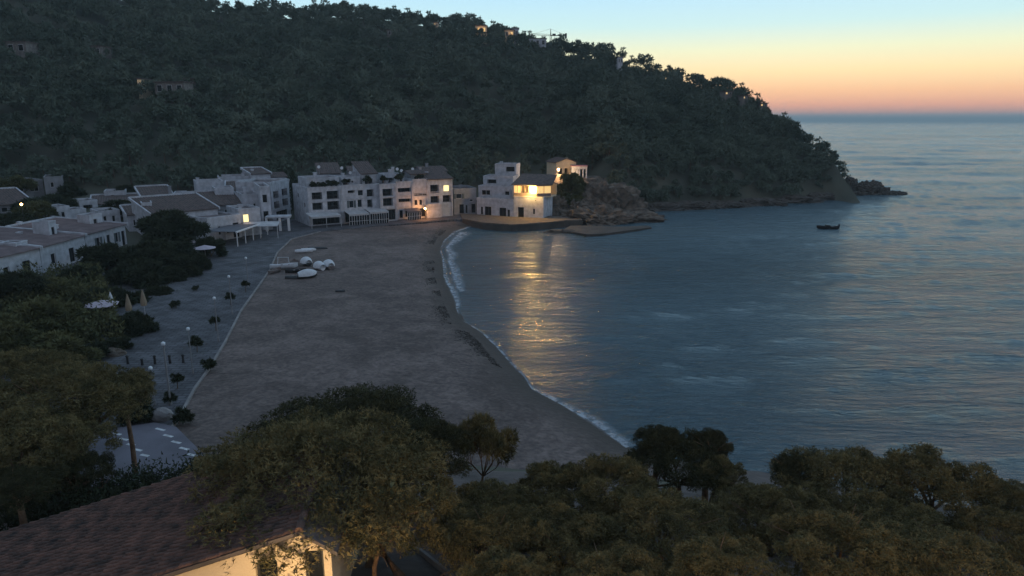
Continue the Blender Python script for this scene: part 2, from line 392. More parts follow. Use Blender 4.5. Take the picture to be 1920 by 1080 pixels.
# sand beach
prom_px = [(300, 830), (335, 778), (362, 728), (390, 690), (420, 640), (450, 582), (480, 540), (505, 505), (518, 474), (545, 448), (600, 434)]
prom = [tuple(G(px, py, 1.35).xy) for px, py in prom_px]
def sand_z(X, Y):
    s = sdf(X, Y); berm = np.clip(s * .16, -3, .75) + np.clip((s - 4.5) * .03, 0, .45)
    return berm + .16 * fbm(X / 2.3, Y / 2.3, 21, 3) * np.clip(s / 4, 0, 1) + .10 * fbm(X / 7, Y / 7, 22, 3) + .03
def sand_keep(X, Y):
    s = sdf(X, Y)
    return (s > -8) & (s < 75) & (Y > 38) & (Y < 192) & (X < 24) & (X > -62) & ((46 - Y) < 2)
tag(obj('beach', grid_mesh('beach', -64, 26, 38, 192, .7, sand_z, M['sand'], sand_keep)), 'dark dawn-lit sand beach curving round the bay', kind='structure')

# promenade slab with its low wall
poly = prom + [tuple(G(px, py, 1.35).xy) for px, py in ((660, 428), (740, 421), (850, 411), (900, 410), (900, 396))] + [(-30, 196), (-70, 186), (-130, 150), (-130, 60), (-60, 50), tuple(G(200, 880, 1.2).xy)]
mb = MB(); mb.prism(poly, -.5, 1.32)
tag(mb.build('promenade', M['paving']), 'paved promenade between the beach and the village', kind='structure')
w = MB()
for i, (a, b) in enumerate(zip(prom[:-1], prom[1:])):
    a = Vector((*a, 0)); b = Vector((*b, 0)); d = (b - a).normalized(); n = Vector((d.y, -d.x, 0))
    q = [a + n * .02, b + n * .02, b + n * .27, a + n * .27]
    w.prism([p.xy for p in q], 0, 1.42)
tag(w.build('promenade_wall', M['concrete']), 'low concrete wall between promenade and sand', 'wall')

# road / car park at the lower left with painted marks
rp = [tuple(G(px, py, 1.5).xy) for px, py in [(150, 812), (290, 792), (330, 800), (400, 870), (400, 905), (120, 915), (60, 890)]]
mb = MB(); mb.prism(rp, -.3, 1.5); tag(mb.build('car_park', M['asphalt']), 'small grey car park below the pines', kind='structure')
def dash(px, py, dx, dy, i, lab):
    a = G(px, py, 1.506); b = G(px + dx, py + dy, 1.506); d = (b - a); n = Vector((-d.y, d.x, 0)).normalized() * .13
    m_ = MB().quad(a - n, b - n, b + n, a + n)
    m_.box(min(a.x, b.x) * 0 + a.x, a.x + .001, a.y, a.y + .001, 1.505, 1.506)
    o = m_.build('painted_line', M['paint']); tag(o, lab, 'road marking', 'white dashes painted on the car park')
for i in range(5):
    dash(212 + i * 13, 812 + i * 10, 15, 3, i, '' + ['first', 'second', 'third', 'fourth', 'last'][i] + ' white dash from the far end in the left painted row of the car park')
for i in range(6):
    dash(292 + i * 15, 803 + i * 12, 17, 4, i, '' + ['first', 'second', 'third', 'fourth', 'fifth', 'last'][i] + ' white dash from the far end in the right painted row of the car park')

def slope_z(X, Y):
    return ground_z(X, Y) + .06
tag(obj('slope', grid_mesh('slope', -60, 60, -8, 50, 1.0, slope_z, M['soil'], lambda X, Y: (sdf(X, Y) > .5) & (Y < 49))), 'sandy slope under the near pines', kind='structure')
a_, b_ = G(755, 995, 7.6), G(850, 1100, 8.2); a_.z = gz(a_.x, a_.y); b_.z = gz(b_.x, b_.y); d_ = (b_ - a_).normalized(); n_ = Vector((-d_.y, d_.x, 0)) * .07
kb = MB(); kb.v = [tuple(p + Vector((0, 0, z))) for z in (-.4, .3) for p in (a_ - n_, b_ - n_, b_ + n_, a_ + n_)]; kb.f = [(3, 2, 1, 0), (4, 5, 6, 7), (0, 1, 5, 4), (1, 2, 6, 5), (2, 3, 7, 6), (3, 0, 4, 7)]
tag(kb.build('kerb', M['concrete']), 'pale kerb running down the slope right of the leaning trunks', 'kerb')

# sea
def sea_mesh():
    az = np.radians(np.linspace(-20, 58, 980)); rho = np.concatenate([[20, 32], 40 * (3200 / 40) ** np.linspace(0, 1, 400), [4500, 7000, 11000, 17000, 26000]])
    Az, Rh = np.meshgrid(az, rho); X = Rh * np.sin(Az); Y = Rh * np.cos(Az)
    calm = np.clip(Y / 260, .45, 1.0)                       # the bay is a little calmer than the open sea
    w1 = fbm(X / 11 + .3 * fbm(X / 20, Y / 20, 61), Y / 3.6, 62, 3) * 1.35 * np.clip(1.5 - Rh / 420, 0, 1)
    w2 = fbm(X / 26, Y / 11, 63, 2) * 1.3 * np.clip(2 - Rh / 700, 0, 1); w3 = fbm(X / 130, Y / 34, 64, 3) * 5.0 * np.clip(Rh / 260 - 1, 0, 1)
    w0 = fbm(X / 4.5, Y / 1.6, 65, 2) * .26 * np.clip(1.6 - Rh / 150, 0, 1)
    near = np.clip(-sdf(X, Y) / 14, .12, 1)
    Z = (w0 + w1 + w2) * calm * near + w3 * calm
    i = np.arange(X.size).reshape(X.shape)
    f = np.stack([i[:-1, :-1], i[:-1, 1:], i[1:, 1:], i[1:, :-1]], -1).reshape(-1, 4)
    keep = ~((sdf(X, Y) > 12) & (Rh < 300)).ravel()[f].all(1); f = f[keep]
    used = np.unique(f); mp = -np.ones(X.size, int); mp[used] = np.arange(len(used))
    return npmesh('sea', np.stack([X.ravel(), Y.ravel(), Z.ravel()], -1)[used], mp[f][:, ::-1], M['sea'], True)
tag(obj('sea', sea_mesh()), 'rippled blue-grey sea in the bay and beyond', kind='structure')

# foam lines along the beach
def foam_strip(off0, width, seed, i0=0, i1=None):
    pts = []
    src = shore[i0:i1]
    for (a, b) in zip(src[:-1], src[1:]):
        n = max(2, int(math.hypot(b[0] - a[0], b[1] - a[1]) / .7))
        pts += [(a[0] + (b[0] - a[0]) * k / n, a[1] + (b[1] - a[1]) * k / n) for k in range(n)]
    V, F, E = [], [], []; P = [Vector((*p, 0)) for p in pts]
    for i, p in enumerate(P):
        d = (P[min(i + 3, len(P) - 1)] - P[max(i - 3, 0)]).normalized(); n = Vector((d.y, -d.x, 0))
        nn = float(fbm(np.array([i * .09]), np.array([seed * 3.1]), seed)[0]); nb = float(fbm(np.array([i * .03]), np.array([seed * 1.7]), seed + 5)[0])
        o0 = off0 + nn * .9; wd = max(.15, width * (1 + nb * 2.2 + nn))
        for k, e in ((0, 0.0), (.25, 1.0), (.6, .7), (1, 0.0)):
            q = p + n * (o0 + wd * k); V.append((q.x, q.y, .06)); E.append(e)
    for i in range(len(P) - 1):
        for k in range(3): a = i * 4 + k; F.append((a, a + 4, a + 5, a + 1))
    me = npmesh('shore_foam', V, F, M['foam']); at_ = me.attributes.new('edge', 'FLOAT', 'POINT'); at_.data.foreach_set('value', E)
    return me
for k, (o0, wd, sd_, i0, i1) in enumerate([(-.35, 1.0, 1, 0, None), (.9, 2.2, 3, 10, 16)]):
    tag(obj('shore_foam', foam_strip(o0, wd, sd_, i0, i1)), ['pale foam edge where the sea meets the sand', 'broad foam patches at the far corner of the beach'][k], 'foam', kind='stuff')

# ------------------------------------------------------------------ vegetation
def crown_arrays(seed, R, Hc, nl, ntuft, ln, wd, per, inner=0, inner_s=.5, lump=(.24, .36), flat=.8, spread=.78, shell=(.82, 1.08)):
    r = np.random.default_rng(seed)
    th = r.uniform(0, 2 * np.pi, nl); rr = np.sqrt((np.arange(nl) + r.uniform(0, 1, nl)) / nl) * R * spread
    cx, cy = rr * np.cos(th * 1.0 + np.arange(nl) * 2.399), rr * np.sin(th * 1.0 + np.arange(nl) * 2.399)
    cz = Hc * (.62 * (1 - (rr / R) ** 2)) + r.uniform(-.26, .22, nl) * Hc; lr = r.uniform(*lump, nl) * R * .8
    cs = np.stack([cx, cy, cz], -1)
    def pick(n, lo, hi):
        k = r.choice(nl, n, p=lr ** 2 / (lr ** 2).sum()); d = r.normal(size=(n, 3)); d /= np.linalg.norm(d, axis=1)[:, None]
        d[:, 2] = np.where((d[:, 2] < 0) & (r.uniform(size=n) < .5), -d[:, 2], d[:, 2])
        rad_ = lr[k] * r.uniform(lo, hi, n) * (1 + .18 * np.sin(d[:, 0] * 7 + k) * np.cos(d[:, 1] * 6 + k * 2))
        return cs[k] + d * rad_[:, None] * np.array([1, 1, flat]), d
    out = []
    p, n = pick(ntuft, *shell)
    for q in range(per):
        d = n * .7 + r.normal(size=n.shape) * .6; d[:, 2] += .15; d /= np.linalg.norm(d, axis=1)[:, None]
        u = np.cross(d, r.normal(size=n.shape)); u /= np.linalg.norm(u, axis=1)[:, None] + 1e-9
        L_ = ln * r.uniform(.6, 1.3, len(p)); W_ = wd * r.uniform(.6, 1.3, len(p))
        out.append(np.stack([p - u * W_[:, None] / 2, p + u * W_[:, None] / 2, p + d * L_[:, None]], 1))
    if inner:
        p, n = pick(inner, .25, .8)
        a = r.normal(size=p.shape); b = r.normal(size=p.shape); c = -(a + b)
        out.append(np.stack([p + a * inner_s * .45, p + b * inner_s * .45, p + c * inner_s * .45], 1))
    t = np.concatenate(out).reshape(-1, 3)
    return t, cs, lr
def crown_mesh(name, m, *a, **k):
    t, cs, lr = crown_arrays(*a, **k); return npmesh(name, t, np.arange(len(t)).reshape(-1, 3), m), cs, lr
def trunk_mesh(name, m, cs, h, r0, seed, lean=(0, 0), seg=8, nb=9):
    # crown lumps cs are relative to the crown's base height h above the tree's foot
    r = random.Random(seed); mb = MB(); fork = Vector((lean[0], lean[1], h * .80))
    mid = Vector((lean[0] * .35 + r.uniform(-.2, .2), lean[1] * .35, h * .4))
    mb.tube([(0, 0, -1.2), (0, 0, 0), mid, fork], [r0 * 1.25, r0, r0 * .82, r0 * .66], seg)
    idx = list(range(len(cs))); r.shuffle(idx)
    for k in idx[:nb]:
        e = Vector(cs[k]) + Vector((lean[0], lean[1], h)); m1 = fork.lerp(e, .5) + Vector((r.uniform(-.3, .3), r.uniform(-.3, .3), -.25))
        mb.tube([fork - Vector((0, 0, .1)), m1, e], [r0 * .42, r0 * .26, r0 * .09], 6)
        for _ in range(2):
            e2 = e + Vector((r.uniform(-1, 1), r.uniform(-1, 1), r.uniform(-.2, .5))); mb.tube([m1, m1.lerp(e2, .5) + Vector((0, 0, .15)), e2], [r0 * .15, r0 * .1, r0 * .04], 5)
    return mb.mesh(name, m, True)

# near pines: three crown kinds
near = []
for k, (R, Hc, nl, nt_) in enumerate([(5.0, 3.4, 120, 18500), (4.0, 3.2, 90, 14000), (3.2, 2.6, 62, 10000), (4.4, 2.8, 100, 15500)]):
    near.append((crown_mesh('crown', M['needles'], 100 + k, R, Hc, nl, nt_, .17, .04, 5, inner=1500, inner_s=.14, lump=(.12, .22), shell=(.72, 1.10), spread=.88), R, Hc))
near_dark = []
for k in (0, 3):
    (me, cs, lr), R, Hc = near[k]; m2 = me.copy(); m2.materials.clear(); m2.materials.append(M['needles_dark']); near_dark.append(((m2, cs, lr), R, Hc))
thin = crown_mesh('crown', M['needles'], 140, 1.6, 2.0, 11, 2600, .20, .04, 4, inner=150, inner_s=.3, lump=(.25, .4))
thin = (thin, 1.6, 2.0)
def near_pine(spec, px, py, Y, wpx, hs, rz, label, lean=(0, 0), trunk_r=.2, foot=None, name='pine_tree'):
    (me, cs, lr), R, Hc = spec
    c = at(px, py, Y); fwd = Y * cp - (c.z - CAMZ) * sp; sc = wpx / FPX * fwd / (2 * R)
    zb = c.z - Hc * .38 * sc * hs      # crown base height
    g = gz(c.x - lean[0], c.y - lean[1]); h = max(2.2, zb - g)
    t = thing(name, label, 'tree', (c.x - lean[0], c.y - lean[1], zb - h))
    cr = obj('crown', me, t, (lean[0], lean[1], h), rz, (sc, sc, sc * hs))
    M3 = Matrix.Rotation(rz, 3, 'Z'); cs2 = [M3 @ Vector((q[0] * sc, q[1] * sc, q[2] * sc * hs)) for q in cs]
    obj('trunk', trunk_mesh('trunk', M['bark'], cs2, h, trunk_r, int(px), lean), t)
    return t
N = near; ND = near_dark
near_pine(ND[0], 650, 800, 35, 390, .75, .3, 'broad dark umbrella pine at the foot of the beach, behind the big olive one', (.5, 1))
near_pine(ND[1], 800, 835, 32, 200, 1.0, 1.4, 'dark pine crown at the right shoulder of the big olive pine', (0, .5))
near_pine(N[0], 600, 882, 24.5, 510, .85, 2.0, 'largest olive pine with bare trunks, above the yellow-lit house wall', (-3.0, .3), .22)
near_pine(N[2], 730, 930, 25.5, 270, .9, 1.3, 'olive pine merging with the right side of the largest one, its trunk leaning', (.9, .4), .2)
near_pine(N[2], 470, 880, 27, 230, .9, 2.3, 'olive pine merging with the left side of the largest one, above the tiled roof', (0, 0), .16)
near_pine(N[2], 712, 985, 23, 140, .7, 3.3, 'small lamp-lit pine on two thin pale trunks beside the yellow wall', (.3, 0), .11)
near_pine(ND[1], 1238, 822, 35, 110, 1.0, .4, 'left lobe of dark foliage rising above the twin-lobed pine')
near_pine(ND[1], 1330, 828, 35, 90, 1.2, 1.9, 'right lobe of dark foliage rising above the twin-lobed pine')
near_pine(thin, 905, 835, 34, 130, 1.4, .5, 'slender see-through pine standing alone against the sand', (.3, 0), .09)
near_pine(N[2], 1035, 915, 31, 190, 1.0, .9, 'rounded pine crown against the sand, left of the forked trunk')
near_pine(N[1], 1140, 905, 30, 210, .95, 2.6, 'brownish pine with one pale forked trunk showing below its crown', (0, 0), .13)
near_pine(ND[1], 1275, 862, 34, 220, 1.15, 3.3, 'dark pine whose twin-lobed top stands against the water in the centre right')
near_pine(N[2], 1345, 880, 33, 120, 1.1, 4.0, 'small pine at the right edge of the twin-lobed dark pine')
near_pine(N[3], 915, 1000, 25, 230, 1.0, 5.0, 'low pine right of the leaning trunks at the bottom')
near_pine(N[1], 1065, 1010, 25, 230, 1.0, .2, 'low pine under the pale forked trunk, bottom centre')
near_pine(N[0], 1240, 985, 26, 280, .85, 1.1, 'wide olive pine below the twin-lobed pine')
near_pine(N[3], 1420, 965, 29, 220, 1.0, 2.2, 'olive pine below the gap where the water shows')
near_pine(N[0], 1590, 905, 32, 290, 1.0, 3.1, 'large rounded pine right of the gap of water')
near_pine(N[1], 1755, 905, 31, 250, 1.05, 4.3, 'large brown-green pine near the right edge, against the sea')
near_pine(N[3], 1890, 1000, 27, 190, 1.0, .6, 'pine cut by the right edge of the picture')
near_pine(N[1], 1575, 1030, 23, 290, .8, 1.9, 'low spreading pine at the bottom, right of centre')
near_pine(N[0], 1775, 1060, 23, 320, .75, 2.9, 'low spreading pine in the bottom right corner')
near_pine(N[3], 1370, 1075, 21, 260, .8, 3.7, 'bottom-edge pine below the wide olive pine')
near_pine(N[2], 960, 1085, 21, 210, .8, 4.6, 'small bottom-edge pine right of the path')
near_pine(N[1], 1160, 1090, 21, 240, .8, 5.5, 'bottom-edge pine between the centre and the right')
near_pine(ND[0], 1500, 880, 33, 110, 1.2, 2.9, 'dark narrow pine at the left shoulder of the large rounded right pine')
near_pine(N[2], 1480, 960, 28, 190, .9, 1.2, 'brownish pine in front of the dark narrow one')
near_pine(N[1], 1680, 985, 27, 230, .9, .1, 'olive pine between the two large right pines and the picture foot')
near_pine(N[2], 1140, 985, 27.5, 190, .8, .7, 'olive pine whose top hides the foot of the pale forked trunk')
near_pine(N[3], 1890, 930, 31, 140, 1.0, 5.6, 'pine half cut by the right edge, below the open sea')
near_pine(N[3], 905, 955, 29, 210, .9, 2.6, 'small pine at the left end of the right-hand grove')
near_pine(N[1], 990, 960, 29, 190, .9, 4.9, 'rounded pine at the left of the right-hand grove')
near_pine(N[0], 30, 700, 46, 260, .8, 2.8, 'olive tree crown against the left edge, above the broad one')
near_pine(N[1], 230, 720, 45, 130, .9, 5.8, 'olive crown at the right end of the broad left-hand mass')
near_pine(N[2], 110, 820, 37, 200, .8, 4.4, 'brownish crown below the middle of the broad left-hand mass')
near_pine(N[3], 110, 745, 42, 330, .9, 1.0, 'broad olive tree crown at the left edge beside the lamp posts', (0, 0), .25)
near_pine(N[1], 20, 830, 33, 280, .9, 2.0, 'tree crown at the left edge below the broad olive one')
near_pine(ND[1], 160, 878, 33, 115, 1.2, 4.0, 'small dark round tree left of the car park')
near_pine(ND[0], 30, 905, 30, 180, .7, 5.0, 'dark shrubby tree at the left edge above the tiled roof')

# mid trees on the square
mid = []
for k, (R, Hc, nl, nt_) in enumerate([(3.5, 3.4, 26, 3800), (3.0, 3.8, 22, 3200), (3.8, 3.0, 28, 4200)]):
    mid.append((crown_mesh('crown', M['leaf_plaza'], 200 + k, R, Hc, nl, nt_, .50, .20, 3, inner=500, inner_s=.8, lump=(.22, .34)), R, Hc))
midg = []
for k in range(3):
    (me, cs, lr), R, Hc = mid[k]; m2 = me.copy(); m2.materials.clear(); m2.materials.append(M['leaf_mid']); midg.append(((m2, cs, lr), R, Hc))
def mid_tree(k, px, py, Y, wpx, hs, label, green=False, name='plane_tree'):
    (me, cs, lr), R, Hc = (midg if green else mid)[k]
    c = at(px, py, Y); fwd = Y * cp - (c.z - CAMZ) * sp; sc = wpx / FPX * fwd / (2 * R); zb = c.z - Hc * .38 * sc * hs
    g = max(1.3, gz(c.x, c.y)); h = max(1.2, zb - g); rz = px * .1
    t = thing(name, label, 'tree', (c.x, c.y, zb - h))
    obj('crown', me, t, (0, 0, h), rz, (sc, sc, sc * hs))
    M3 = Matrix.Rotation(rz, 3, 'Z'); cs2 = [M3 @ Vector((q[0] * sc, q[1] * sc, q[2] * sc * hs)) for q in cs]
    obj('trunk', trunk_mesh('trunk', M['bark'], cs2, h, .16, int(px), (0, 0), 7, 6), t)
mid_tree(0, 318, 428, 132, 140, .75, 'dark rounded tree in front of the low brown-tiled house')
mid_tree(1, 205, 487, 116, 120, .75, 'dark tree against the long white facade')
mid_tree(2, 300, 475, 118, 130, .8, 'dark tree of the square, between the long facade and the pale parasols')
mid_tree(0, 262, 520, 106, 120, .9, 'dark tree over the folded beige parasols')
mid_tree(1, 345, 500, 112, 70, 1.0, 'small dark tree at the beach side of the square')
mid_tree(2, 200, 560, 92, 90, 1.0, 'dark tree left of the folded beige parasols')
mid_tree(0, 250, 610, 80, 90, .9, 'dark tree at the near end of the square', )
mid_tree(1, 395, 462, 128, 60, .9, 'small dark tree beside the awning posts')
mid_tree(2, 90, 555, 92, 150, .8, 'dark tree below the near end of the long white facade', True)
mid_tree(0, 20, 545, 90, 130, .8, 'dark tree at the left edge below the long facade')
mid_tree(1, 60, 610, 76, 160, .8, 'green-brown tree left of the square, beside the green light', True)
mid_tree(2, 160, 625, 78, 110, .8, 'green-brown tree right of the green light', True)
mid_tree(0, 10, 640, 66, 130, .9, 'green tree cut by the left edge above the broad olive crown', True)
mid_tree(1, 100, 660, 64, 150, .7, 'brown-green tree just above the broad olive crown', True)
mid_tree(2, 90, 385, 158, 110, .7, 'dark tree behind the long flat roof on the left', False)
mid_tree(0, 20, 425, 140, 110, .7, 'dark tree at the left edge with a small yellow lamp', False)
mid_tree(1, 130, 360, 176, 60, .9, 'dark tree beside the large pale house at the left edge')
mid_tree(0, 232, 392, 160, 90, .6, 'dark tree behind the end of the long facade')
mid_tree(1, 262, 570, 95, 60, 1.2, 'narrow dark tree between the folded beige parasols')
mid_tree(0, 300, 560, 99, 70, 1.1, 'narrow dark tree right of the folded beige parasols')
mid_tree(2, 320, 515, 108, 60, 1.1, 'narrow dark tree of the square, beach side')
mid_tree(1, 372, 492, 116, 45, 1.1, 'slim dark tree under the pale parasols')
mid_tree(1, 150, 520, 104, 80, .8, 'dark low tree against the middle of the long facade')
mid_tree(2, 60, 480, 122, 60, .6, 'dark bush-like tree on the near end of the long roof line', True)
mid_tree(0, 130, 600, 82, 120, .8, 'mottled tree left of the square', True)
mid_tree(1, 215, 645, 73, 60, .6, 'low dark tree just above the brownish mound')
mid_tree(2, 25, 348, 170, 80, .9, 'tree in front of the large pale house at the left edge', True)
mid_tree(0, 70, 400, 150, 90, .8, 'tree below the large pale house at the left edge', True)
mid_tree(0, 240, 366, 182, 60, 1.0, 'tree at the forest edge above the long low white house')
mid_tree(1, 1075, 345, 199, 60, 1.0, 'tree between the glowing restaurant and the hilltop villa', True)
mid_tree(2, 1060, 375, 196, 80, .8, 'bushy tree on the rocks below the villa', True)
mid_tree(0, 1105, 385, 199, 80, .7, 'bush on the rocky point beside the pink awning', True)
mid_tree(1, 1150, 392, 203, 90, .6, 'dark bush at the foot of the headland behind the rocky point')

# cypress in the gap between the village and the main row
def cypress(px, rowb, rowt, Y, label, wpx=14):
    zt = ZROW(Y, rowt); zb = ZROW(Y, rowb); x = XCOL(px, Y, zb); r = np.random.default_rng(int(px)); n = 900
    u = r.uniform(0, 1, n); a = r.uniform(0, 6.283, n); R = wpx / FPX * Y / 2 * np.sin(np.pi * np.clip(u * .93 + .07, 0, 1)) ** .6
    p = np.stack([R * np.cos(a), R * np.sin(a), u * (zt - zb)], -1); d = r.normal(size=(n, 3)) * .3; d[:, 2] += .7
    q = np.cross(d, r.normal(size=(n, 3))); q /= np.linalg.norm(q, axis=1)[:, None]
    t = np.stack([p - q * .14, p + q * .14, p + d * .7], 1).reshape(-1, 3)
    th = thing('cypress', label, 'tree', (x, Y, zb)); obj('crown', npmesh('crown', t, np.arange(len(t)).reshape(-1, 3), M['leaf_plaza']), th)
    MB().tube([(0, 0, -1), (0, 0, zt - zb - 1)], [.2, .05], 6).build('trunk', M['bark_far'], th)
cypress(555, 415, 322, 186, 'tall dark cypress in the gap between the village and the waterfront row', 16)
cypress(548, 400, 350, 190, 'shorter dark cypress left of the tall one', 16)

# hillside forest
def tree_tris(seed, R, Hc, nl, nt_, trunk=True):
    t, cs, lr = crown_arrays(seed, R, Hc, nl, nt_, 1.0, .5, 2, lump=(.26, .42), flat=.85); t = t + np.array([0, 0, 3.2])
    return t
vars_ = [tree_tris(300 + k, *a) for k, a in enumerate([(3.6, 4.2, 9, 215), (3.0, 5.2, 8, 190), (4.4, 3.4, 12, 250), (2.4, 3.8, 6, 150), (3.2, 2.6, 8, 180)])]
def far_mesh(k):
    t = vars_[k]; mb = MB(); mb.tube([(0, 0, -1.5), (.1, 0, 2), (0, .1, 5.2)], [.28, .2, .1], 5, False)
    n = len(t); me = bpy.data.meshes.new('hill_pine'); v = [tuple(q) for q in t] + mb.v
    f = [tuple(range(i, i + 3)) for i in range(0, n, 3)] + [tuple(i + n for i in q) for q in mb.f]
    me.from_pydata(v, [], f); me.materials.append(M['leaf_far']); me.materials.append(M['bark_far'])
    mi = np.zeros(len(f), np.int32); mi[n // 3:] = 1; me.polygons.foreach_set('material_index', mi); return me
fm = [far_mesh(k) for k in range(5)]
# candidates: jittered grid in the hill's own ground plane
cand = []
for gx in np.arange(-330, 260, 5.0):
    for gy in np.arange(90, 470, 5.0): cand.append((gx + rng.uniform(-2.4, 2.4), gy + rng.uniform(-2.4, 2.4)))
for gx in np.arange(20, 150, 3.6):
    for gy in np.arange(185, 330, 3.6): cand.append((gx + rng.uniform(-1.6, 1.6), gy + rng.uniform(-1.6, 1.6)))
cand = np.array(cand); X, Y = cand.T; az = np.arctan2(X, Y); rho = np.hypot(X, Y)
bd = np.interp(az, A, BD); rd = np.interp(az, A, RD); s_ = sdf(X, Y); Z = ground_z(X, Y)
villa_zone = (np.abs(X - XCOL(1065, 212, 10)) < 13) & (Y < 224)
ok = (az > rad(-41)) & (az < AZTIP - .004) & ((rho > bd + 3.0 - 2.5 * (az > rad(8))) | ((az < rad(-24)) & (rho > bd - 22) & (Y > np.where(az < rad(-32.5), 190, 181)))) & (rho < rd + 9) & (s_ > 1.0) & (Z > .5) & ~villa_zone
X, Y, Z, az, rho, rd = (q[ok] for q in (X, Y, Z, az, rho, rd))
sk = np.where((rho > rd - 5) & (rho < rd + 5))[0]; sk = sk[rng.permutation(len(sk))[:90]]
rest = np.setdiff1d(np.arange(len(X)), sk); order = rest[np.argsort(rho[rest])]; indiv = order[:205]; mass = order[205:]
for i in sk:
    s0 = rng.uniform(.75, 1.25) * (1 if az[i] < rad(17) else .62)
    o = obj('hill_pine', fm[int(rng.integers(5))], None, (X[i], Y[i], Z[i] - .2), rng.uniform(0, 6), (s0, s0, s0 * rng.uniform(.85, 1.15)))
    tag(o, 'one of the pines along the ridge whose crown stands against the dawn sky', 'tree', 'pines on the skyline of the hill')
for i in indiv:
    s0 = rng.uniform(.7, 1.2) * (1 if az[i] < rad(8) else .75); o = obj('hill_pine', fm[int(rng.integers(5))], None, (X[i], Y[i], Z[i] - (1.5 if az[i] > rad(8) else (1.5 if rho[i] < np.interp(az[i], A, BD) + 18 else .5))), rng.uniform(0, 6), (s0, s0, s0 * rng.uniform(.8, 1.2)))
    tag(o, 'one of the dark pines crowding the foot of the hill above the houses and shore', 'tree', 'pines on the lower hillside')
parts = []
for i in mass:
    t = vars_[int(rng.integers(5))]; a = rng.uniform(0, 6.28); s0 = (rng.uniform(.5, .95) if rng.uniform() < .4 else rng.uniform(.9, 1.4)) * (1 if az[i] < rad(8) else .72); c_, s1 = math.cos(a) * s0, math.sin(a) * s0
    parts.append(np.stack([t[:, 0] * c_ - t[:, 1] * s1 + X[i], t[:, 0] * s1 + t[:, 1] * c_ + Y[i], t[:, 2] * s0 * rng.uniform(.8, 1.2) + Z[i] - (.4 if az[i] < rad(8) else 1.5)], -1))
fv = np.concatenate(parts); print('forest trees', len(mass), 'tris', len(fv) // 3)
tag(obj('forest', npmesh('forest', fv, np.arange(len(fv)).reshape(-1, 3), M['leaf_far'])), 'dense dark pine forest covering the hill', 'forest', kind='stuff')

for k, (px, row, Yt, s0) in enumerate([(1562, 318, 264, .62), (1572, 332, 262, .6), (1580, 345, 260, .55), (1588, 352, 258, .5), (1596, 358, 257, .42), (1570, 352, 257, .55), (1556, 340, 260, .62), (1584, 330, 264, .5), (1594, 345, 262, .42), (1545, 355, 254, .6), (1603, 362, 257, .32)]):
    c = at(px, row, Yt); o = obj('hill_pine', fm[k % 5], None, (c.x, c.y, c.z - 4.6 * s0), k * 1.3, (s0, s0, s0)); tag(o, 'one of the low trees clinging to the outer tip of the headland', 'tree', 'low trees at the tip of the headland')
# ------------------------------------------------------------------ rocks
def rock_mesh(seed, sx, sy, sz, sub=5, rough=.35, m='rock', flat_top=None):
    bm = bmesh.new(); bmesh.ops.create_icosphere(bm, subdivisions=sub, radius=1)
    from mathutils import noise
    o = Vector((seed * 3.7, seed * 1.3, 0))
    for v in bm.verts:
        p = v.co.copy(); n = noise.ridged_multi_fractal(p * 1.1 + o, 1, 2.1, 4, 1, 2) * .35 - .4
        n2 = noise.noise(p * 3.3 + o) * .28 + noise.noise(p * 8 + o) * .22 + noise.noise(p * 17 + o) * .12
        v.co = p * (1 + rough * (n + n2))
        v.co.x *= sx; v.co.y *= sy; v.co.z *= sz
        if flat_top is not None: v.co.z = min(v.co.z, flat_top + noise.noise(p * 3) * .15)
    me = bpy.data.meshes.new('rock'); bm.to_mesh(me); bm.free(); me.materials.append(M[m]); return me
def rock(name, px, py, Y, sx, sy, sz, seed, label, m='rock', z=None, flat_top=None, rough=.5, sub=5, cat='rock', kind=None):
    c = at(px, py, Y); z = c.z if z is None else z
    o = obj(name, rock_mesh(seed, sx, sy, sz, sub, rough, m, flat_top), None, (c.x, Y, z)); tag(o, label, None if kind else cat, kind=kind); return o
rock('rocky_outcrop', 1062, 380, 212, 17, 13, 12.5, 1, 'rocky outcrop carrying the villa and its garden', z=-1.5, flat_top=11.0, kind='structure', sub=5)
rock('rocky_point', 1130, 400, 199, 12, 8, 9.5, 2, 'brown rocky point at the water below the pink awning', z=-.8, sub=5, rough=.7)
rock('rocky_point', 1118, 420, 183, 10, 6, 4.4, 3, 'lit rough rock at the root of the low ledge', z=-.4, rough=.8)
rock('rocky_point', 1170, 414, 186, 10, 5, 3.2, 5, 'small rock hump at the outer end of the low ledge', z=-.6, rough=.8)
rock('rocky_point', 1035, 398, 193, 6.5, 5, 6, 6, 'rock face right of the glowing restaurant, above the quay', z=0, rough=.7)
rock('rocky_point', 1075, 392, 193, 5, 4, 4.5, 16, 'rough boulders below the garden trees, above the quay', z=.5, rough=.8)
rock('sea_rock', 1052, 440, 165, 4.0, 1.8, .8, 7, 'low orange-lit rock awash in front of the quay', z=-.1, rough=.8)
rock('sea_rock', 1098, 441, 164, 2.2, 1.2, .45, 17, 'tiny rock awash right of the orange-lit one', z=-.1, rough=.8)
rock('sea_stack', 1632, 358, 256, 6.0, 4, 4.6, 8, 'pointed dark rock off the tip of the headland', 'rock_dark', z=-.4, rough=.7)
rock('sea_rock', 1677, 368, 255, 4.5, 2, 1.4, 9, 'flat dark rock farthest out beyond the pointed one', 'rock_dark', z=-.3, rough=.7)
rock('sea_rock', 1600, 369, 252, 3, 2, 1.6, 10, 'small dark rock at the foot of the headland tip', 'rock_dark', z=-.3, rough=.7)
rock('headland_rock', 1590, 350, 262, 5, 5, 5.5, 51, 'dark rocky tip of the headland, above the pointed rock', 'rock_dark', z=-.5, rough=.6)
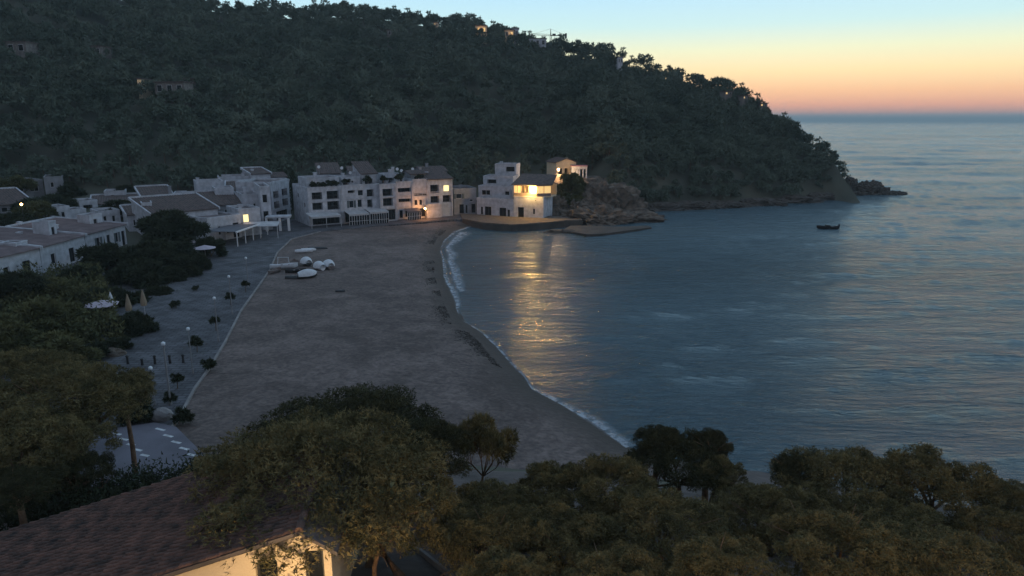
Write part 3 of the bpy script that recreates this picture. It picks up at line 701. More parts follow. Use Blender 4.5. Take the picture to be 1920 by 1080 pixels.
for k, (px, py) in enumerate([(1230, 394), (1290, 391), (1350, 388), (1420, 384), (1490, 379), (1540, 374)]):
    g = G(px, py, 0); obj_ = rock('coast_rock', px, py, g.y, 9, 4, 2.6, 30 + k, ['first shore rock at the foot of the headland, next to the rocky point', 'second shore rock along the headland foot', 'third shore rock along the headland foot', 'shore rock at the middle of the headland foot', 'shore rock well towards the tip of the headland', 'last shore rock before the tip of the headland'][k], 'rock_dark', z=-.5, rough=.6)
# quay and ledge
q = [tuple(G(px, py, 1.6).xy) for px, py in [(868, 410), (905, 417), (960, 421), (1010, 418), (1060, 413), (1092, 412), (1085, 404), (1000, 405), (900, 402), (862, 400)]]
q_c = Vector((sum(p[0] for p in q) / len(q), sum(p[1] for p in q) / len(q)))
tag(MB().prism([tuple(q_c + (Vector(p) - q_c) * 1.004) for p in q], -1, 1.32).build('quay_wall', M['rock_dark']), 'dark stone face of the quay above the water', 'quay wall')
tag(MB().prism(q, 1.33, 1.6).build('quay', M['quay']), 'curved stone quay path below the white houses', kind='structure')
q2 = [tuple(G(px, py, .55).xy) for px, py in [(1058, 428), (1075, 434), (1100, 438), (1130, 437), (1170, 432), (1222, 425), (1215, 422), (1165, 424), (1110, 422), (1070, 422)]]
tag(MB().prism(q2, -1, .42).build('stone_ledge', M['rock_dark']), 'low curved ledge running out round the rocky point', 'jetty')

# ------------------------------------------------------------------ houses
def wall_open(mb, p, u, n, w, h, ops, rec):
    """front wall in the plane p + u*s + z*t with openings; n points inwards"""
    p = Vector(p); u = Vector(u); n = Vector(n); Z = Vector((0, 0, 1))
    us = sorted({0, w, *[o[0] for o in ops], *[o[1] for o in ops]}); vs = sorted({0, h, *[o[2] for o in ops], *[o[3] for o in ops]})
    P = lambda a, b, d=0: p + u * a + Z * b + n * d
    for a0, a1 in zip(us[:-1], us[1:]):
        for b0, b1 in zip(vs[:-1], vs[1:]):
            ca, cb = (a0 + a1) / 2, (b0 + b1) / 2
            if any(o[0] < ca < o[1] and o[2] < cb < o[3] for o in ops): continue
            mb.quad(P(a0, b0), P(a1, b0), P(a1, b1), P(a0, b1))
    for o in ops:
        a0, a1, b0, b1 = o[:4]; r = 1.3 if o[4] in ('l', 'L') else rec
        mb.quad(P(a0, b0), P(a0, b0, r), P(a0, b1, r), P(a0, b1)); mb.quad(P(a1, b0), P(a1, b1), P(a1, b1, r), P(a1, b0, r))
        mb.quad(P(a0, b1), P(a0, b1, r), P(a1, b1, r), P(a1, b1)); mb.quad(P(a0, b0), P(a1, b0), P(a1, b0, r), P(a0, b0, r))
def add_open(root, o, side=False, dep=0):
    a0, a1, b0, b1, k = o[:5]; w = a1 - a0; r = 1.3 if k in ('l', 'L') else .22
    names = {'w': 'window', 'W': 'window', 'l': 'window', 'L': 'window', 'd': 'door', 'g': 'door', 's': 'window'}
    f = MB(); y0, y1 = r - .10, r - .02; t = .09
    if k in ('g',):
        f.box(a0 + .02, a1 - .02, y0 + .03, y1, b0 + .01, b1 - .02); f.box((a0 + a1) / 2 - .04, (a0 + a1) / 2 + .04, y0, y0 + .029, b0 + .02, b1 - .1)
        ob = f.build(names[k], M['frame_white'], root); return
    f.box(a0, a0 + t, y0, y1, b0, b1); f.box(a1 - t, a1, y0, y1, b0, b1); f.box(a0 + t, a1 - t, y0, y1, b1 - t, b1); f.box(a0 + t, a1 - t, y0, y1, b0, b0 + t)
    nm = max(1, round(w / 1.1))
    for i in range(1, nm): x = a0 + w * i / nm; f.box(x - .04, x + .04, y0, y1, b0 + t, b1 - t)
    fr = f.build(names[k], M['frame_white'] if k in ('w', 'W', 's') else M['rail'], root)
    g = MB().box(a0 + .01, a1 - .01, y1 + .01, y1 + .04, b0 + .01, b1 - .01)
    g.build('pane', M['lit_window'] if k == 'W' else M['dark_glass'], fr)
    if k in ('l', 'L'):
        rl = MB(); rl.box(a0, a1, .02, .07, b0 + .95, b0 + 1.02)
        if k == 'L': rl.box(a0, a1, .02, .12, b0, b0 + .9)
        else:
            nb = int(w / .25)
            for i in range(nb + 1): x = a0 + (w - .04) * i / nb; rl.box(x, x + .035, .03, .06, b0, b0 + .95)
        rl.build('railing', M['white_wall'] if k == 'L' else M['rail'], root)
    if k == 's':
        for x0, x1 in ((a0 - w * .45, a0 - .03), (a1 + .03, a1 + w * .45)):
            MB().box(x0, x1, -.06, -.01, b0, b1).build('shutter', M['shutter'], root)
def house(name, label, pl, YL, pr, YR, z0, rowtop, depth, ops=(), roof='flat', wall='white_wall', cat='house', rowtopR=None, sideops=(), side='L', pitch=.28, chimney=(), roofm=None, h=None, parapet=.5):
    if h is None: h = ZROW((YL), rowtop) - z0
    zt = z0 + h * .6
    Lp = Vector((XCOL(pl, YL, zt), YL, z0)); Rp = Vector((XCOL(pr, YR, zt), YR, z0))
    u = Rp - Lp; w = u.length; ang = math.atan2(u.y, u.x)
    root = thing(name, label, cat, Lp, ang)
    m = MB(); O = [(o[0] * w, o[1] * w, o[2] * h, o[3] * h, o[4]) for o in ops]
    wall_open(m, (0, 0, 0), (1, 0, 0), (0, 1, 0), w, h, O, .22)
    SO = [(o[0] * depth, o[1] * depth, o[2] * h, o[3] * h, o[4]) for o in sideops]
    # sides, back, below-ground skirt
    if side == 'L' and SO: wall_open(m, (0, depth, 0), (0, -1, 0), (1, 0, 0), depth, h, [(depth - b, depth - a, c, d, k) for a, b, c, d, k in SO], .22)
    else: m.quad((0, depth, 0), (0, 0, 0), (0, 0, h), (0, depth, h))
    if side == 'R' and SO: wall_open(m, (w, 0, 0), (0, 1, 0), (-1, 0, 0), depth, h, SO, .22)
    else: m.quad((w, 0, 0), (w, depth, 0), (w, depth, h), (w, 0, h))
    m.quad((w, depth, 0), (0, depth, 0), (0, depth, h), (w, depth, h))
    m.box(.01, w - .01, .01, depth - .01, -2.5, -.01)
    m.build('wall', M[wall], root)
    for o in O: add_open(root, o)
    for a, b, c, d, k in SO:
        f = MB()
        if side == 'R': f.box(w - .24, w - .20, a + .01, b - .01, c + .01, d - .01)
        else: f.box(.20, .24, a + .01, b - .01, c + .01, d - .01)
        f.build('window', M['lit_window'] if k == 'W' else M['dark_glass'], root)
    if roof == 'flat':
        r = MB(); r.box(.2, w - .2, .2, depth - .2, h - .35, h - parapet * .3); r.build('roof', M[roofm or 'roof_flat'], root)
        pz = MB(); e = .04
        for (x0, x1, y0, y1) in ((-e, w + e, -e, .2), (-e, w + e, depth - .2, depth + e), (-e, .2, .2, depth - .2), (w - .2, w + e, .2, depth - .2)): pz.box(x0, x1, y0, y1, h + .003, h + parapet)
        pz.build('parapet', M[wall], root)
    else:
        ov = .35; r = MB(); th = .16
        if roof == 'mono':      # rises towards the back
            dz = depth * pitch; A0 = [(-ov, -ov, h - ov * pitch), (w + ov, -ov, h - ov * pitch), (w + ov, depth + ov, h + dz + ov * pitch), (-ov, depth + ov, h + dz + ov * pitch)]
            planes = [A0]; gab = [((0, 0, h), (0, depth, h), (0, depth, h + dz - .02)), ((w, depth, h), (w, 0, h), (w, depth, h + dz - .02))]
            bk = [(w, depth, h), (0, depth, h), (0, depth, h + dz - .02), (w, depth, h + dz - .02)]
        elif roof == 'gable_x':  # ridge along the facade
            dz = depth / 2 * pitch; planes = [[(-ov, -ov, h - ov * pitch), (w + ov, -ov, h - ov * pitch), (w + ov, depth / 2, h + dz), (-ov, depth / 2, h + dz)],
                [(w + ov, depth + ov, h - ov * pitch), (-ov, depth + ov, h - ov * pitch), (-ov, depth / 2, h + dz), (w + ov, depth / 2, h + dz)]]
            gab = [((0, 0, h), (0, depth, h), (0, depth / 2, h + dz - .02)), ((w, depth, h), (w, 0, h), (w, depth / 2, h + dz - .02))]; bk = None
        else:                    # gable_y: gable end faces the camera
            dz = w / 2 * pitch; planes = [[(w / 2, -ov, h + dz), (w / 2, depth + ov, h + dz), (-ov, depth + ov, h - ov * pitch), (-ov, -ov, h - ov * pitch)],
                [(w / 2, depth + ov, h + dz), (w / 2, -ov, h + dz), (w + ov, -ov, h - ov * pitch), (w + ov, depth + ov, h - ov * pitch)]]
            gab = [((0, 0, h), (w, 0, h), (w / 2, 0, h + dz - .02)), ((w, depth, h), (0, depth, h), (w / 2, depth, h + dz - .02))]; bk = None
        for P in planes:
            P = [Vector(q) for q in P]; n = (P[1] - P[0]).cross(P[2] - P[1]).normalized() 
            if n.z < 0: n = -n
            T = [q + n * th for q in P]; k = len(r.v); r.v += [tuple(q) for q in P + T]
            r.f += [tuple(k + i for i in q) for q in ((3, 2, 1, 0), (4, 5, 6, 7), (0, 1, 5, 4), (1, 2, 6, 5), (2, 3, 7, 6), (3, 0, 4, 7))]
            # barrel tile ribs
            e1 = (P[1] - P[0]); e2 = P[3] - P[0]
            run, acr = (e2, e1) if abs(n.dot(Vector((0, 0, 1)))) and abs(e2.z) > abs(e1.z) else (e1, e2)
            nn = int(acr.length / .55)
            for i in range(nn):
                q0 = T[0] + acr * ((i + .5) / nn); q1 = q0 + run
                ax = acr.normalized() * .13; up = n * .09
                r.quad(q0 - ax, q0 + up, q1 + up, q1 - ax); r.quad(q0 + up, q0 + ax, q1 + ax, q1 + up)
        rf = r.build('roof', M[roofm or 'roof_tile'], root)
        gm = MB()
        for t3 in gab:
            g3 = MB().tri(*t3)
            if bk: gm.v += g3.v; gm.f += [tuple(q + len(gm.v) - 3 for q in g3.f[0])]
            else: g3.build('gable', M[wall], root)
        if bk: gm.quad(*bk); gm.build('gable', M[wall], root)
    if roof == 'mono' and name in ('village_house', 'seafront_house'):
        cb = MB(); zf = lambda y: h + y * pitch
        for x in (-.42, w + .12):
            k = len(cb.v); cb.v += [(x, -.4, zf(-.4) - .1), (x + .3, -.4, zf(-.4) - .1), (x + .3, depth + .4, zf(depth + .4) - .1), (x, depth + .4, zf(depth + .4) - .1), (x, -.4, zf(-.4) + .42), (x + .3, -.4, zf(-.4) + .42), (x + .3, depth + .4, zf(depth + .4) + .42), (x, depth + .4, zf(depth + .4) + .42)]
            cb.f += [tuple(k + i for i in q) for q in ((0, 3, 2, 1), (4, 5, 6, 7), (0, 1, 5, 4), (1, 2, 6, 5), (2, 3, 7, 6), (3, 0, 4, 7))]
        cb.box(-.11, w + .11, depth + .36, depth + .66, zf(depth) - .2, zf(depth + .4) + .5); cb.build('coping', M['white_wall'], root)
    for cx, cy, ch in chimney:
        c = MB(); zb = h + .02
        c.box(cx * w - .35, cx * w + .35, cy * depth - .3, cy * depth + .3, zb - .3, zb + ch); c.box(cx * w - .45, cx * w + .45, cy * depth - .4, cy * depth + .4, zb + ch, zb + ch + .12)
        c.build('chimney', M[wall], root)
    root['hh'] = h; del root['hh']
    return root, w, h, depth

zq = 1.33
def yl(px):  # facade line of the waterfront row
    return 166 + (px - 578) / (850 - 578) * (185 - 166)
# ---- waterfront row (six houses)
R6 = []
R6.append(house('terraced_house', 'left-most white house of the waterfront row, dark balconies above a long awning', 578, yl(578), 641, yl(641), zq, 357, 13,
    [(.12, .42, .44, .64, 'l'), (.12, .42, .73, .93, 'l'), (.56, .92, .42, .66, 'l'), (.56, .92, .72, .95, 'l'), (.10, .9, .03, .30, 'd')], sideops=[(.2, .3, .5, .62, 'w'), (.6, .7, .72, .84, 'w')], side='L', parapet=.7))
R6.append(house('terraced_house', 'second white house of the waterfront row, with shallow balconies and a glazed porch in front', 641.5, yl(641.5), 712, yl(712), zq, 351, 13,
    [(.16, .34, .72, .90, 'L'), (.42, .56, .74, .9, 'w'), (.66, .84, .70, .90, 'l'), (.18, .30, .42, .62, 's'), (.40, .52, .42, .64, 'w'), (.66, .80, .40, .62, 'l'), (.06, .94, .03, .30, 'd')], parapet=.5, chimney=[(.45, .4, .9)]))
R6.append(house('terraced_house', 'third house of the waterfront row, narrow, with two square loggias stacked', 712.5, yl(712.5) - 1.2, 743, yl(743) - 1.2, zq, 348, 14,
    [(.18, .78, .70, .90, 'l'), (.18, .78, .42, .64, 'l'), (.2, .9, .03, .32, 'd')], parapet=.4, chimney=[(.8, .3, .8)]))
R6.append(house('terraced_house', 'fourth house of the waterfront row, pale with shallow balcony bands', 743.5, yl(743.5), 774, yl(774), zq, 345, 13,
    [(.1, .9, .66, .88, 'L'), (.12, .88, .38, .58, 'L'), (.15, .35, .04, .26, 'd'), (.5, .85, .05, .24, 'w')], parapet=.6))
R6.append(house('terraced_house', 'fifth house of the waterfront row, with a long dark balcony band at the top', 774.5, yl(774.5), 802, yl(802), zq, 342, 13,
    [(.05, .95, .62, .70, 'w'), (.06, .30, .36, .52, 'w'), (.40, .62, .36, .52, 'w'), (.35, .8, .04, .27, 'd')], parapet=.8))
R6.append(house('terraced_house', 'right-most house of the waterfront row, with one yellow-lit top window and white garage doors', 802.5, yl(802.5), 848, yl(848), zq, 337, 14,
    [(.10, .45, .64, .86, 'l'), (.64, .88, .66, .84, 'W'), (.10, .45, .38, .56, 'l'), (.60, .94, .38, .57, 'l'), (.66, .97, .03, .24, 'g'), (.30, .44, .03, .24, 'd')], parapet=.9, roof='gable_x', pitch=.25, chimney=[(.2, .3, 1.6)]))
# attics set back on the roofs
def attic(label, a, b, zrow_base_Y, rowtop, depth, ops, back=3.5, **k):
    Y0 = yl(a) + back; Y1 = yl(b) + back; zb = k.pop('zb')
    return house('rooftop_hut', label, a, Y0, b, Y1, zb, rowtop, depth, ops, **k)
zr = [zq + r[2] for r in R6]
attic('white rooftop room with small windows on the left-most waterfront house', 576, 636, 0, 338, 8, [(.45, .55, .35, .75, 'w'), (.62, .85, .3, .8, 'l')], zb=zr[0] - .1, chimney=[(.4, .5, 1.4)])
attic('rooftop room with a dark veranda on the second waterfront house', 641, 676, 0, 336, 7, [(.05, .35, .1, .8, 'l'), (.5, .62, .4, .75, 'w')], zb=zr[1] - .1, chimney=[(.2, .3, 1.2), (.9, .5, 1.5)])
attic('sloping-roofed stair room between the second and third waterfront houses', 678, 706, 0, 326, 7, [(.2, .7, .05, .5, 'l')], zb=zr[1] - .1, roof='mono', pitch=.35)
attic('white rooftop room on the third and fourth waterfront houses', 722, 758, 0, 331, 7, [(.1, .45, .05, .8, 'l'), (.8, .9, .4, .7, 'w')], zb=zr[2] - .1, chimney=[(.3, .1, 1.6), (.65, .5, 2.0)])
attic('rooftop room with a chimney on the fifth waterfront house', 770, 800, 0, 327, 7, [(.2, .5, .1, .7, 'w')], zb=zr[4] - .1, roof='gable_x', pitch=.2, wall='grey_wall', chimney=[(.9, .5, 1.4)])
house('back_house', 'small grey house behind the left end of the waterfront row', 600, 186, 640, 188, 6, 326, 8, [(.2, .35, .4, .7, 'w')], roof='mono', wall='grey_wall')
house('back_house', 'small tiled house behind the middle of the waterfront row', 655, 190, 700, 192, 7, 322, 8, [(.2, .35, .4, .7, 'w'), (.6, .75, .4, .7, 'w')], roof='gable_x', wall='grey_wall', chimney=[(.5, .4, 1.8)])
house('back_house', 'tall tiled house behind the right end of the waterfront row', 790, 197, 838, 200, 6, 322, 8, [(.2, .35, .5, .8, 'w'), (.6, .75, .5, .8, 'w')], roof='gable_x', wall='grey_wall', chimney=[(.35, .4, 2.0)])

# awnings and glazed porches in front of the row
def awning(name, label, a, b, row_b, depth, hh, mtop, glazed=False, cat='awning'):
    YL, YR = yl(a) - depth - .1, yl(b) - depth - .1
    Lp = Vector((XCOL(a, YL, 3), YL, zq)); Rp = Vector((XCOL(b, YR, 3), YR, zq)); u = Rp - Lp; w = u.length
    t = thing(name, label, cat, Lp, math.atan2(u.y, u.x))
    m = MB(); m.v += [(0, 0, hh), (w, 0, hh), (w, depth, hh + .5), (0, depth, hh + .5), (0, 0, hh + .08), (w, 0, hh + .08), (w, depth, hh + .58), (0, depth, hh + .58)]
    m.f += [(3, 2, 1, 0), (4, 5, 6, 7), (0, 1, 5, 4), (1, 2, 6, 5), (2, 3, 7, 6), (3, 0, 4, 7)]
    m.box(0, w, -.03, -.003, hh - .35, hh + .08); m.build('canopy', M[mtop], t)
    n = max(2, round(w / 3.0)) 
    for i in range(n + 1): x = (w - .1) * i / n; MB().box(x, x + .1, .02, .12, 0, hh - .01).build('post', M['frame_white'], t)
    if glazed:
        for i in range(n):
            x0 = (w - .1) * i / n + .1; x1 = (w - .1) * (i + 1) / n; f = MB(); k = 4
            for j in range(1, k): x = x0 + (x1 - x0) * j / k; f.box(x - .05, x + .05, .03, .09, .02, hh - .36)
            f.box(x0, x1, .035, .085, .9, .98); wd = f.build('window', M['frame_white'], t)
            MB().box(x0, x1, .10, .13, .02, hh - .37).build('pane', M['dark_glass'], wd)
awning('terrace_awning', 'pale awning on posts over a dark terrace, before the left-most waterfront house', 584, 640, 410, 4.5, 2.7, 'awning')
awning('glazed_porch', 'porch with framed glass front before the second waterfront house', 655, 693, 410, 4.0, 2.6, 'awning', True, 'porch')
awning('glazed_porch', 'white-framed porch with close white bars before the third waterfront house', 694, 729, 410, 4.2, 2.8, 'awning', True, 'porch')
awning('glazed_porch', 'low porch of small frames left of the orange lamp', 764, 790, 410, 2.5, 2.2, 'awning_dark', True, 'porch')
# garden wall lamp of the row
def wall_lamp(name, label, px, py, Y, power, r=.16, post=True, z0=zq, col=(1, .40, .11)):
    c = at(px, py, Y); t = thing(name, label, 'lamp', (c.x, c.y, z0))
    hh = c.z - z0
    if post: MB().tube([(0, 0, 0), (0, 0, hh - r)], .05, 8).build('post', M['dark_metal'], t)
    g = MB(); g.tube([(0, 0, hh - r), (0, 0, hh - r * .4), (0, 0, hh + r * .5), (0, 0, hh + r)], [r * .5, r, r, r * .5], 10); g.build('globe', M['lamp_glow'], t, smooth=True)
    MB().tube([(0, 0, hh + r * 1.05), (0, 0, hh + r * 1.6)], [r * 1.1, r * .2], 10).build('cap', M['dark_metal'], t)
    lamp('lamp_light', (0, -r * 1.9, hh), power, col, r * .6, t)
wall_lamp('street_lamp', 'glowing orange lamp in front of the waterfront row, right of its middle', 797, 391, yl(797) - 2.2, 520, .26)
wallp = house('garden_wall', 'low rendered wall lit orange beside the glowing lamp of the waterfront row', 800, yl(800) - 1.2, 828, yl(828) - 1.2, zq, 384, .4, cat='wall', wall='white_wall', parapet=.1)

# ---- white cluster by the water
house('arched_house', 'low white house with dark arched openings between the waterfront row and the stepped houses', 851, 187, 893, 189, zq, 357, 9,
      [(.24, .44, .05, .42, 'd'), (.52, .60, .05, .38, 'd'), (.78, .96, .05, .42, 'd'), (.7, .86, .52, .62, 'w'), (.1, .35, .66, .86, 's')], roof='flat', wall='grey_wall', parapet=.5, chimney=[(.5, .5, .9)])
st = house('stepped_house', 'white stepped house, ground level with large dark doors by the quay', 894, 186, 963, 181, zq, 375, 9,
      [(.10, .17, .06, .60, 'w'), (.22, .40, .05, .62, 'd'), (.62, .80, .04, .60, 'd'), (.84, .90, .04, .50, 'd')], parapet=.7)
house('stepped_house', 'white boat-house level under the glowing restaurant, with one tall dark door', 963.5, 181, 1019, 178.5, zq, 369, 9,
      [(.14, .34, .04, .52, 'd'), (.64, .72, .20, .48, 'w'), (.70, .76, .82, .90, 'w')], parapet=.15)
house('stepped_house', 'second step of the white stepped house, with one wide dark window', 897, 190, 959, 187, zq + 4.4, 351, 8, [(.10, .36, .25, .75, 'w'), (.80, .94, .3, .7, 'w')], parapet=.5)
house('stepped_house', 'third step of the white stepped house, with a square dark loggia', 906, 194, 962, 192, zq + 7.6, 333, 7, [(.14, .44, .15, .75, 'l')], parapet=.5)
house('stepped_house', 'top step of the white stepped house, with a dark window at its right', 928, 199, 968, 198, zq + 10, 310, 7, [(.52, .92, .3, .85, 'l')], parapet=.4, chimney=[(.2, .5, .8)])
# glowing restaurant terrace
def restaurant():
    Y0, Y1 = 181.6, 179.2; z0 = ZROW(Y0, 368.5) + .25
    Lp = Vector((XCOL(963, Y0, z0), Y0, z0)); Rp = Vector((XCOL(1006, Y1, z0), Y1, z0)); u = Rp - Lp; w = u.length
    t = thing('restaurant', 'restaurant with a glowing glazed terrace under a sloping tiled roof above the quay', 'restaurant', Lp, math.atan2(u.y, u.x))
    hh = ZROW(Y0, 347) - z0; ex = 3.0; dy = 2.6
    m = MB(); m.box(0, w, 0, 7, -.3, -.02); m.box(0, w + ex, 7, 7.3, 0, hh); m.box(0, .25, .2, 7, 0, hh); m.prism([(w, 0), (w + ex, dy), (w + ex, 7), (w, 7)], -.3, -.02)
    m.build('wall', M['cream_wall'], t)
    n = 6
    pts = [(w * i / n, 0) for i in range(n + 1)] + [(w + ex * .5, dy * .5), (w + ex, dy)]
    for i, (a, b) in enumerate(zip(pts[:-1], pts[1:])):
        a = Vector((*a, 0)); b = Vector((*b, 0)); d = (b - a).normalized(); n_ = Vector((-d.y, d.x, 0))
        f = MB()
        def bar(p, q, z0_, z1_, th=.06):
            f.prism([tuple((p).xy), tuple((q).xy), tuple((q + n_ * th).xy), tuple((p + n_ * th).xy)], z0_, z1_)
        bar(a, a + d * .12, 0, hh); bar(a + d * .121, b - d * .001, 0, .75, .1); bar(a + d * .121, b - d * .001, hh - .12, hh)
        wdw = f.build('window', M['boat_wood'], t)
        if i not in (2, 3): MB().prism([tuple((a + n_ * .12).xy), tuple((b + n_ * .12).xy), tuple((b + n_ * .14).xy), tuple((a + n_ * .14).xy)], .76, hh - .13).build('pane', M['lit_glass'], wdw)
    r = MB(); P = [(-.4, -.5, hh + .05), (w + .2, -.5, hh + .05), (w + ex + .5, dy - .3, hh + .05), (w + ex + .2, 7, hh + 2.3), (-.4, 7, hh + 2.3)]
    T = [(x, y, z + .2) for x, y, z in P]; r.v = P + T; r.f = [(4, 3, 2, 1, 0), (5, 6, 7, 8, 9)] + [(i, (i + 1) % 5, (i + 1) % 5 + 5, i + 5) for i in range(5)]
    r.build('roof', M['roof_tile'], t)
    for i in range(4): MB().box(w * (i + .6) / 4.4, w * (i + .6) / 4.4 + 1.1, 2.2, 3.2, .7, .76).build('table', M['boat_wood'], t)
    lamp('lamp_light', (w * .82, -.9, hh * .62), 700, (1, .60, .20), .35, t); lamp('lamp_light', (w * .45, 3.5, hh * .8), 160, (1, .62, .22), .2, t)
    g = MB(); g.tube([(w * .82, -.6, hh * .50), (w * .82, -.6, hh * .58), (w * .82, -.6, hh * .72), (w * .82, -.6, hh * .80)], [.1, .26, .26, .1], 10); g.build('lantern', M['lantern_glow'], t, smooth=True)
restaurant()
# villa on the outcrop
zv = 9.6
house('villa', 'villa with a gabled roof at the top of the rocky outcrop, beside a bright lamp', 1043, 211, 1080, 213, zv, 305, 8, [(.12, .3, .1, .6, 'd'), (.42, .62, .1, .6, 'l'), (.72, .9, .3, .6, 'w')], roof='gable_y', pitch=.35, wall='cream_wall', chimney=[(.8, .6, 1.0)])
def loggia_pavilion():
    Y0 = 208; z0 = ZROW(Y0, 336); ztop = ZROW(Y0, 312); h = ztop - z0
    Lp = Vector((XCOL(1072, Y0, z0), Y0, z0)); w = (1100 - 1072) / FPX * 210
    t = thing('columned_pavilion', 'white columned pavilion lit yellow at the right end of the villa', 'pavilion', Lp, 0)
    MB().box(0, w, 0, 4, -3, 0).build('base', M['stone_wall'], t)
    m = MB(); m.box(0, w * .45, .3, 4, 0.003, h * .78); m.box(0, w, 3.6, 4, .003, h * .78) if False else None; m.box(0, w, 0, 4, h * .78 + .003, h); m.build('wall', M['white_wall'], t)
    for i in range(3): x = w * (.52 + i * .22); MB().tube([(x, .25, 0), (x, .25, h * .78)], .2, 10).build('column', M['white_wall'], t)
    MB().box(-.2, w + .2, -.2, 4.2, h + .003, h + .18).build('roof', M['pink'], t)
    lamp('lamp_light', (-1.3, -1.2, h * .7), 110, (1, .68, .28), .15, t)
loggia_pavilion()
wall_lamp('garden_lamp', 'star-bright lamp on a post before the hilltop villa', 1047, 318, 204.5, 2200, .30, z0=8.2, col=(1, .62, .32))
# terrace wall lit by that lamp
c = at(1015, 327, 205); MB().prism([(c.x, 205), (c.x + 7.5, 204), (c.x + 7.5, 204.5), (c.x, 205.5)], 6, c.z).build('terrace_wall', M['cream_wall'])
tag(bpy.data.objects['terrace_wall'], 'low cream terrace wall leading to the bright garden lamp', 'wall')
# pink awning on the rocks
def patio(px, py, Y, w, d, label):
    c = at(px, py, Y); t = thing('patio_awning', label, 'awning', (c.x, c.y, c.z))
    m = MB(); m.v = [(-w / 2, 0, 0), (w / 2, 0, -.1), (w / 2, d, .5), (-w / 2, d, .6), (-w / 2, 0, .1), (w / 2, 0, 0), (w / 2, d, .6), (-w / 2, d, .7)]
    m.f = [(3, 2, 1, 0), (4, 5, 6, 7), (0, 1, 5, 4), (1, 2, 6, 5), (2, 3, 7, 6), (3, 0, 4, 7)]; m.build('canopy', M['pink'], t)
    for x in (-w / 2 + .1, w / 2 - .1): MB().box(x - .05, x + .05, .1, .2, -5, -.12).build('post', M['dark_metal'], t)
patio(1112, 368, 196, 5, 3, 'pink awning over a patio on the rocky point')

# ---- left village
V = house
V('seafront_house', 'nearest part of the long white facade at the left, partly behind trees', -120, 94, 76, 113, zq, 534, 13, [(.3, .38, .2, .6, 'w'), (.6, .66, .2, .6, 'w'), (.8, .88, .05, .65, 'd')], roof='mono', pitch=.10, roofm='roof_flat', h=4.2)
V('seafront_house', 'middle part of the long white facade at the left, plain with a flat purple-grey roof', 77, 113.2, 160, 126, zq, 453, 15, [(.2, .3, .2, .65, 'w'), (.6, .72, .05, .65, 'd')], roof='mono', pitch=.09, roofm='roof_flat', h=4.2, chimney=[(.7, .6, 1.2)])
V('seafront_house', 'far part of the long white facade at the left, with shuttered windows', 161, 126.2, 236, 139, zq, 420, 14, [(.25, .34, .3, .75, 's'), (.5, .58, .05, .75, 'd'), (.72, .8, .3, .75, 's'), (.88, .96, .05, .75, 'd')], roof='mono', pitch=.08, roofm='roof_flat', h=4.3, chimney=[(.2, .5, 1.4)])
V('rooftop_hut', 'white stair room standing on the middle flat roof of the long facade', 92, 123, 106, 125, 5.4, 418, 3, [(.3, .7, .1, .7, 'd')], parapet=.2)
V('rooftop_hut', 'pale rooftop wall block on the far flat roof of the long facade', 168, 136, 192, 139, 5.4, 405, 3, [(.3, .6, .2, .7, 'w')], parapet=.2)
V('rooftop_hut', 'white parapet block on the nearest flat roof of the long facade', 30, 112, 52, 115, 5.3, 458, 3, [(.3, .6, .2, .7, 'w')], parapet=.2)
V('village_house', 'narrow white house between the pale low block and the bright white block', 108, 150, 132, 152, 4, 392, 6, [(.3, .6, .4, .8, 'w')], parapet=.5)
V('village_house', 'pale stepped house above the small brown-roofed house', 214, 158, 262, 161, 3.5, 388, 6, [(.2, .3, .4, .8, 'w'), (.6, .7, .4, .8, 'w')], parapet=.5, wall='grey_wall')
V('village_house', 'white house behind the bright white block, against the forest', 150, 184, 196, 187, 8, 352, 7, [(.2, .3, .4, .8, 'w'), (.6, .7, .4, .8, 'w')], roof='mono', pitch=.15)
V('village_house', 'small pale house at the forest edge above the tall chimney house', 290, 178, 322, 180, 6, 356, 6, [(.4, .6, .4, .8, 'w')], parapet=.5)
V('village_house', 'white cube between the tall chimney house and the wing with roof terrace', 328, 168, 350, 169, 4, 366, 6, [(.3, .6, .4, .8, 'w')], parapet=.5)
V('village_house', 'pale house with two dark windows above the far flat roof of the long facade', 186, 150, 226, 153, 3, 400, 6, [(.2, .36, .4, .8, 'w'), (.6, .76, .4, .8, 'w')], parapet=.5)
V('village_house', 'white stepped block left of the small brown-roofed house, under the forest', 196, 174, 236, 176, 6, 362, 6, [(.3, .45, .4, .8, 'w')], parapet=.5)
V('village_house', 'pale block with a loggia between the long low white house and the bright block', 150, 162, 184, 165, 4, 380, 6, [(.2, .7, .3, .8, 'l')], parapet=.4)
V('village_house', 'white house with a dark loggia above the tall house of stacked balconies', 520, 184, 545, 186, 5, 340, 6, [(.2, .7, .4, .8, 'l')], parapet=.4)
V('village_house', 'white cube just behind the middle of the long flat roofs', 12, 131, 66, 137, 3, 436, 7, [(.2, .3, .4, .75, 'w'), (.6, .75, .3, .75, 'w')], parapet=.6, chimney=[(.8, .3, 1.2)])
V('village_house', 'pale low block behind the long flat roofs, under the trees', 70, 140, 126, 145, 4, 418, 7, [(.3, .45, .4, .8, 'w')], parapet=.5, wall='grey_wall')
V('village_house', 'small brown-roofed house between the long facade and the square tree', 240, 148, 272, 150, 3, 404, 6, [(.3, .6, .3, .7, 'w')], roof='mono', pitch=.2)
V('seafront_house', 'white block rising behind the near end of the long facade', -60, 124, 50, 136, 2, 455, 12, [(.5, .58, .5, .75, 'w'), (.75, .84, .5, .8, 'w')], parapet=.5)
V('village_house', 'small bright white block on the roofs behind the long facade', 131, 152, 163, 155, 3, 396, 5, [(.4, .6, .5, .8, 'w')], parapet=.3)
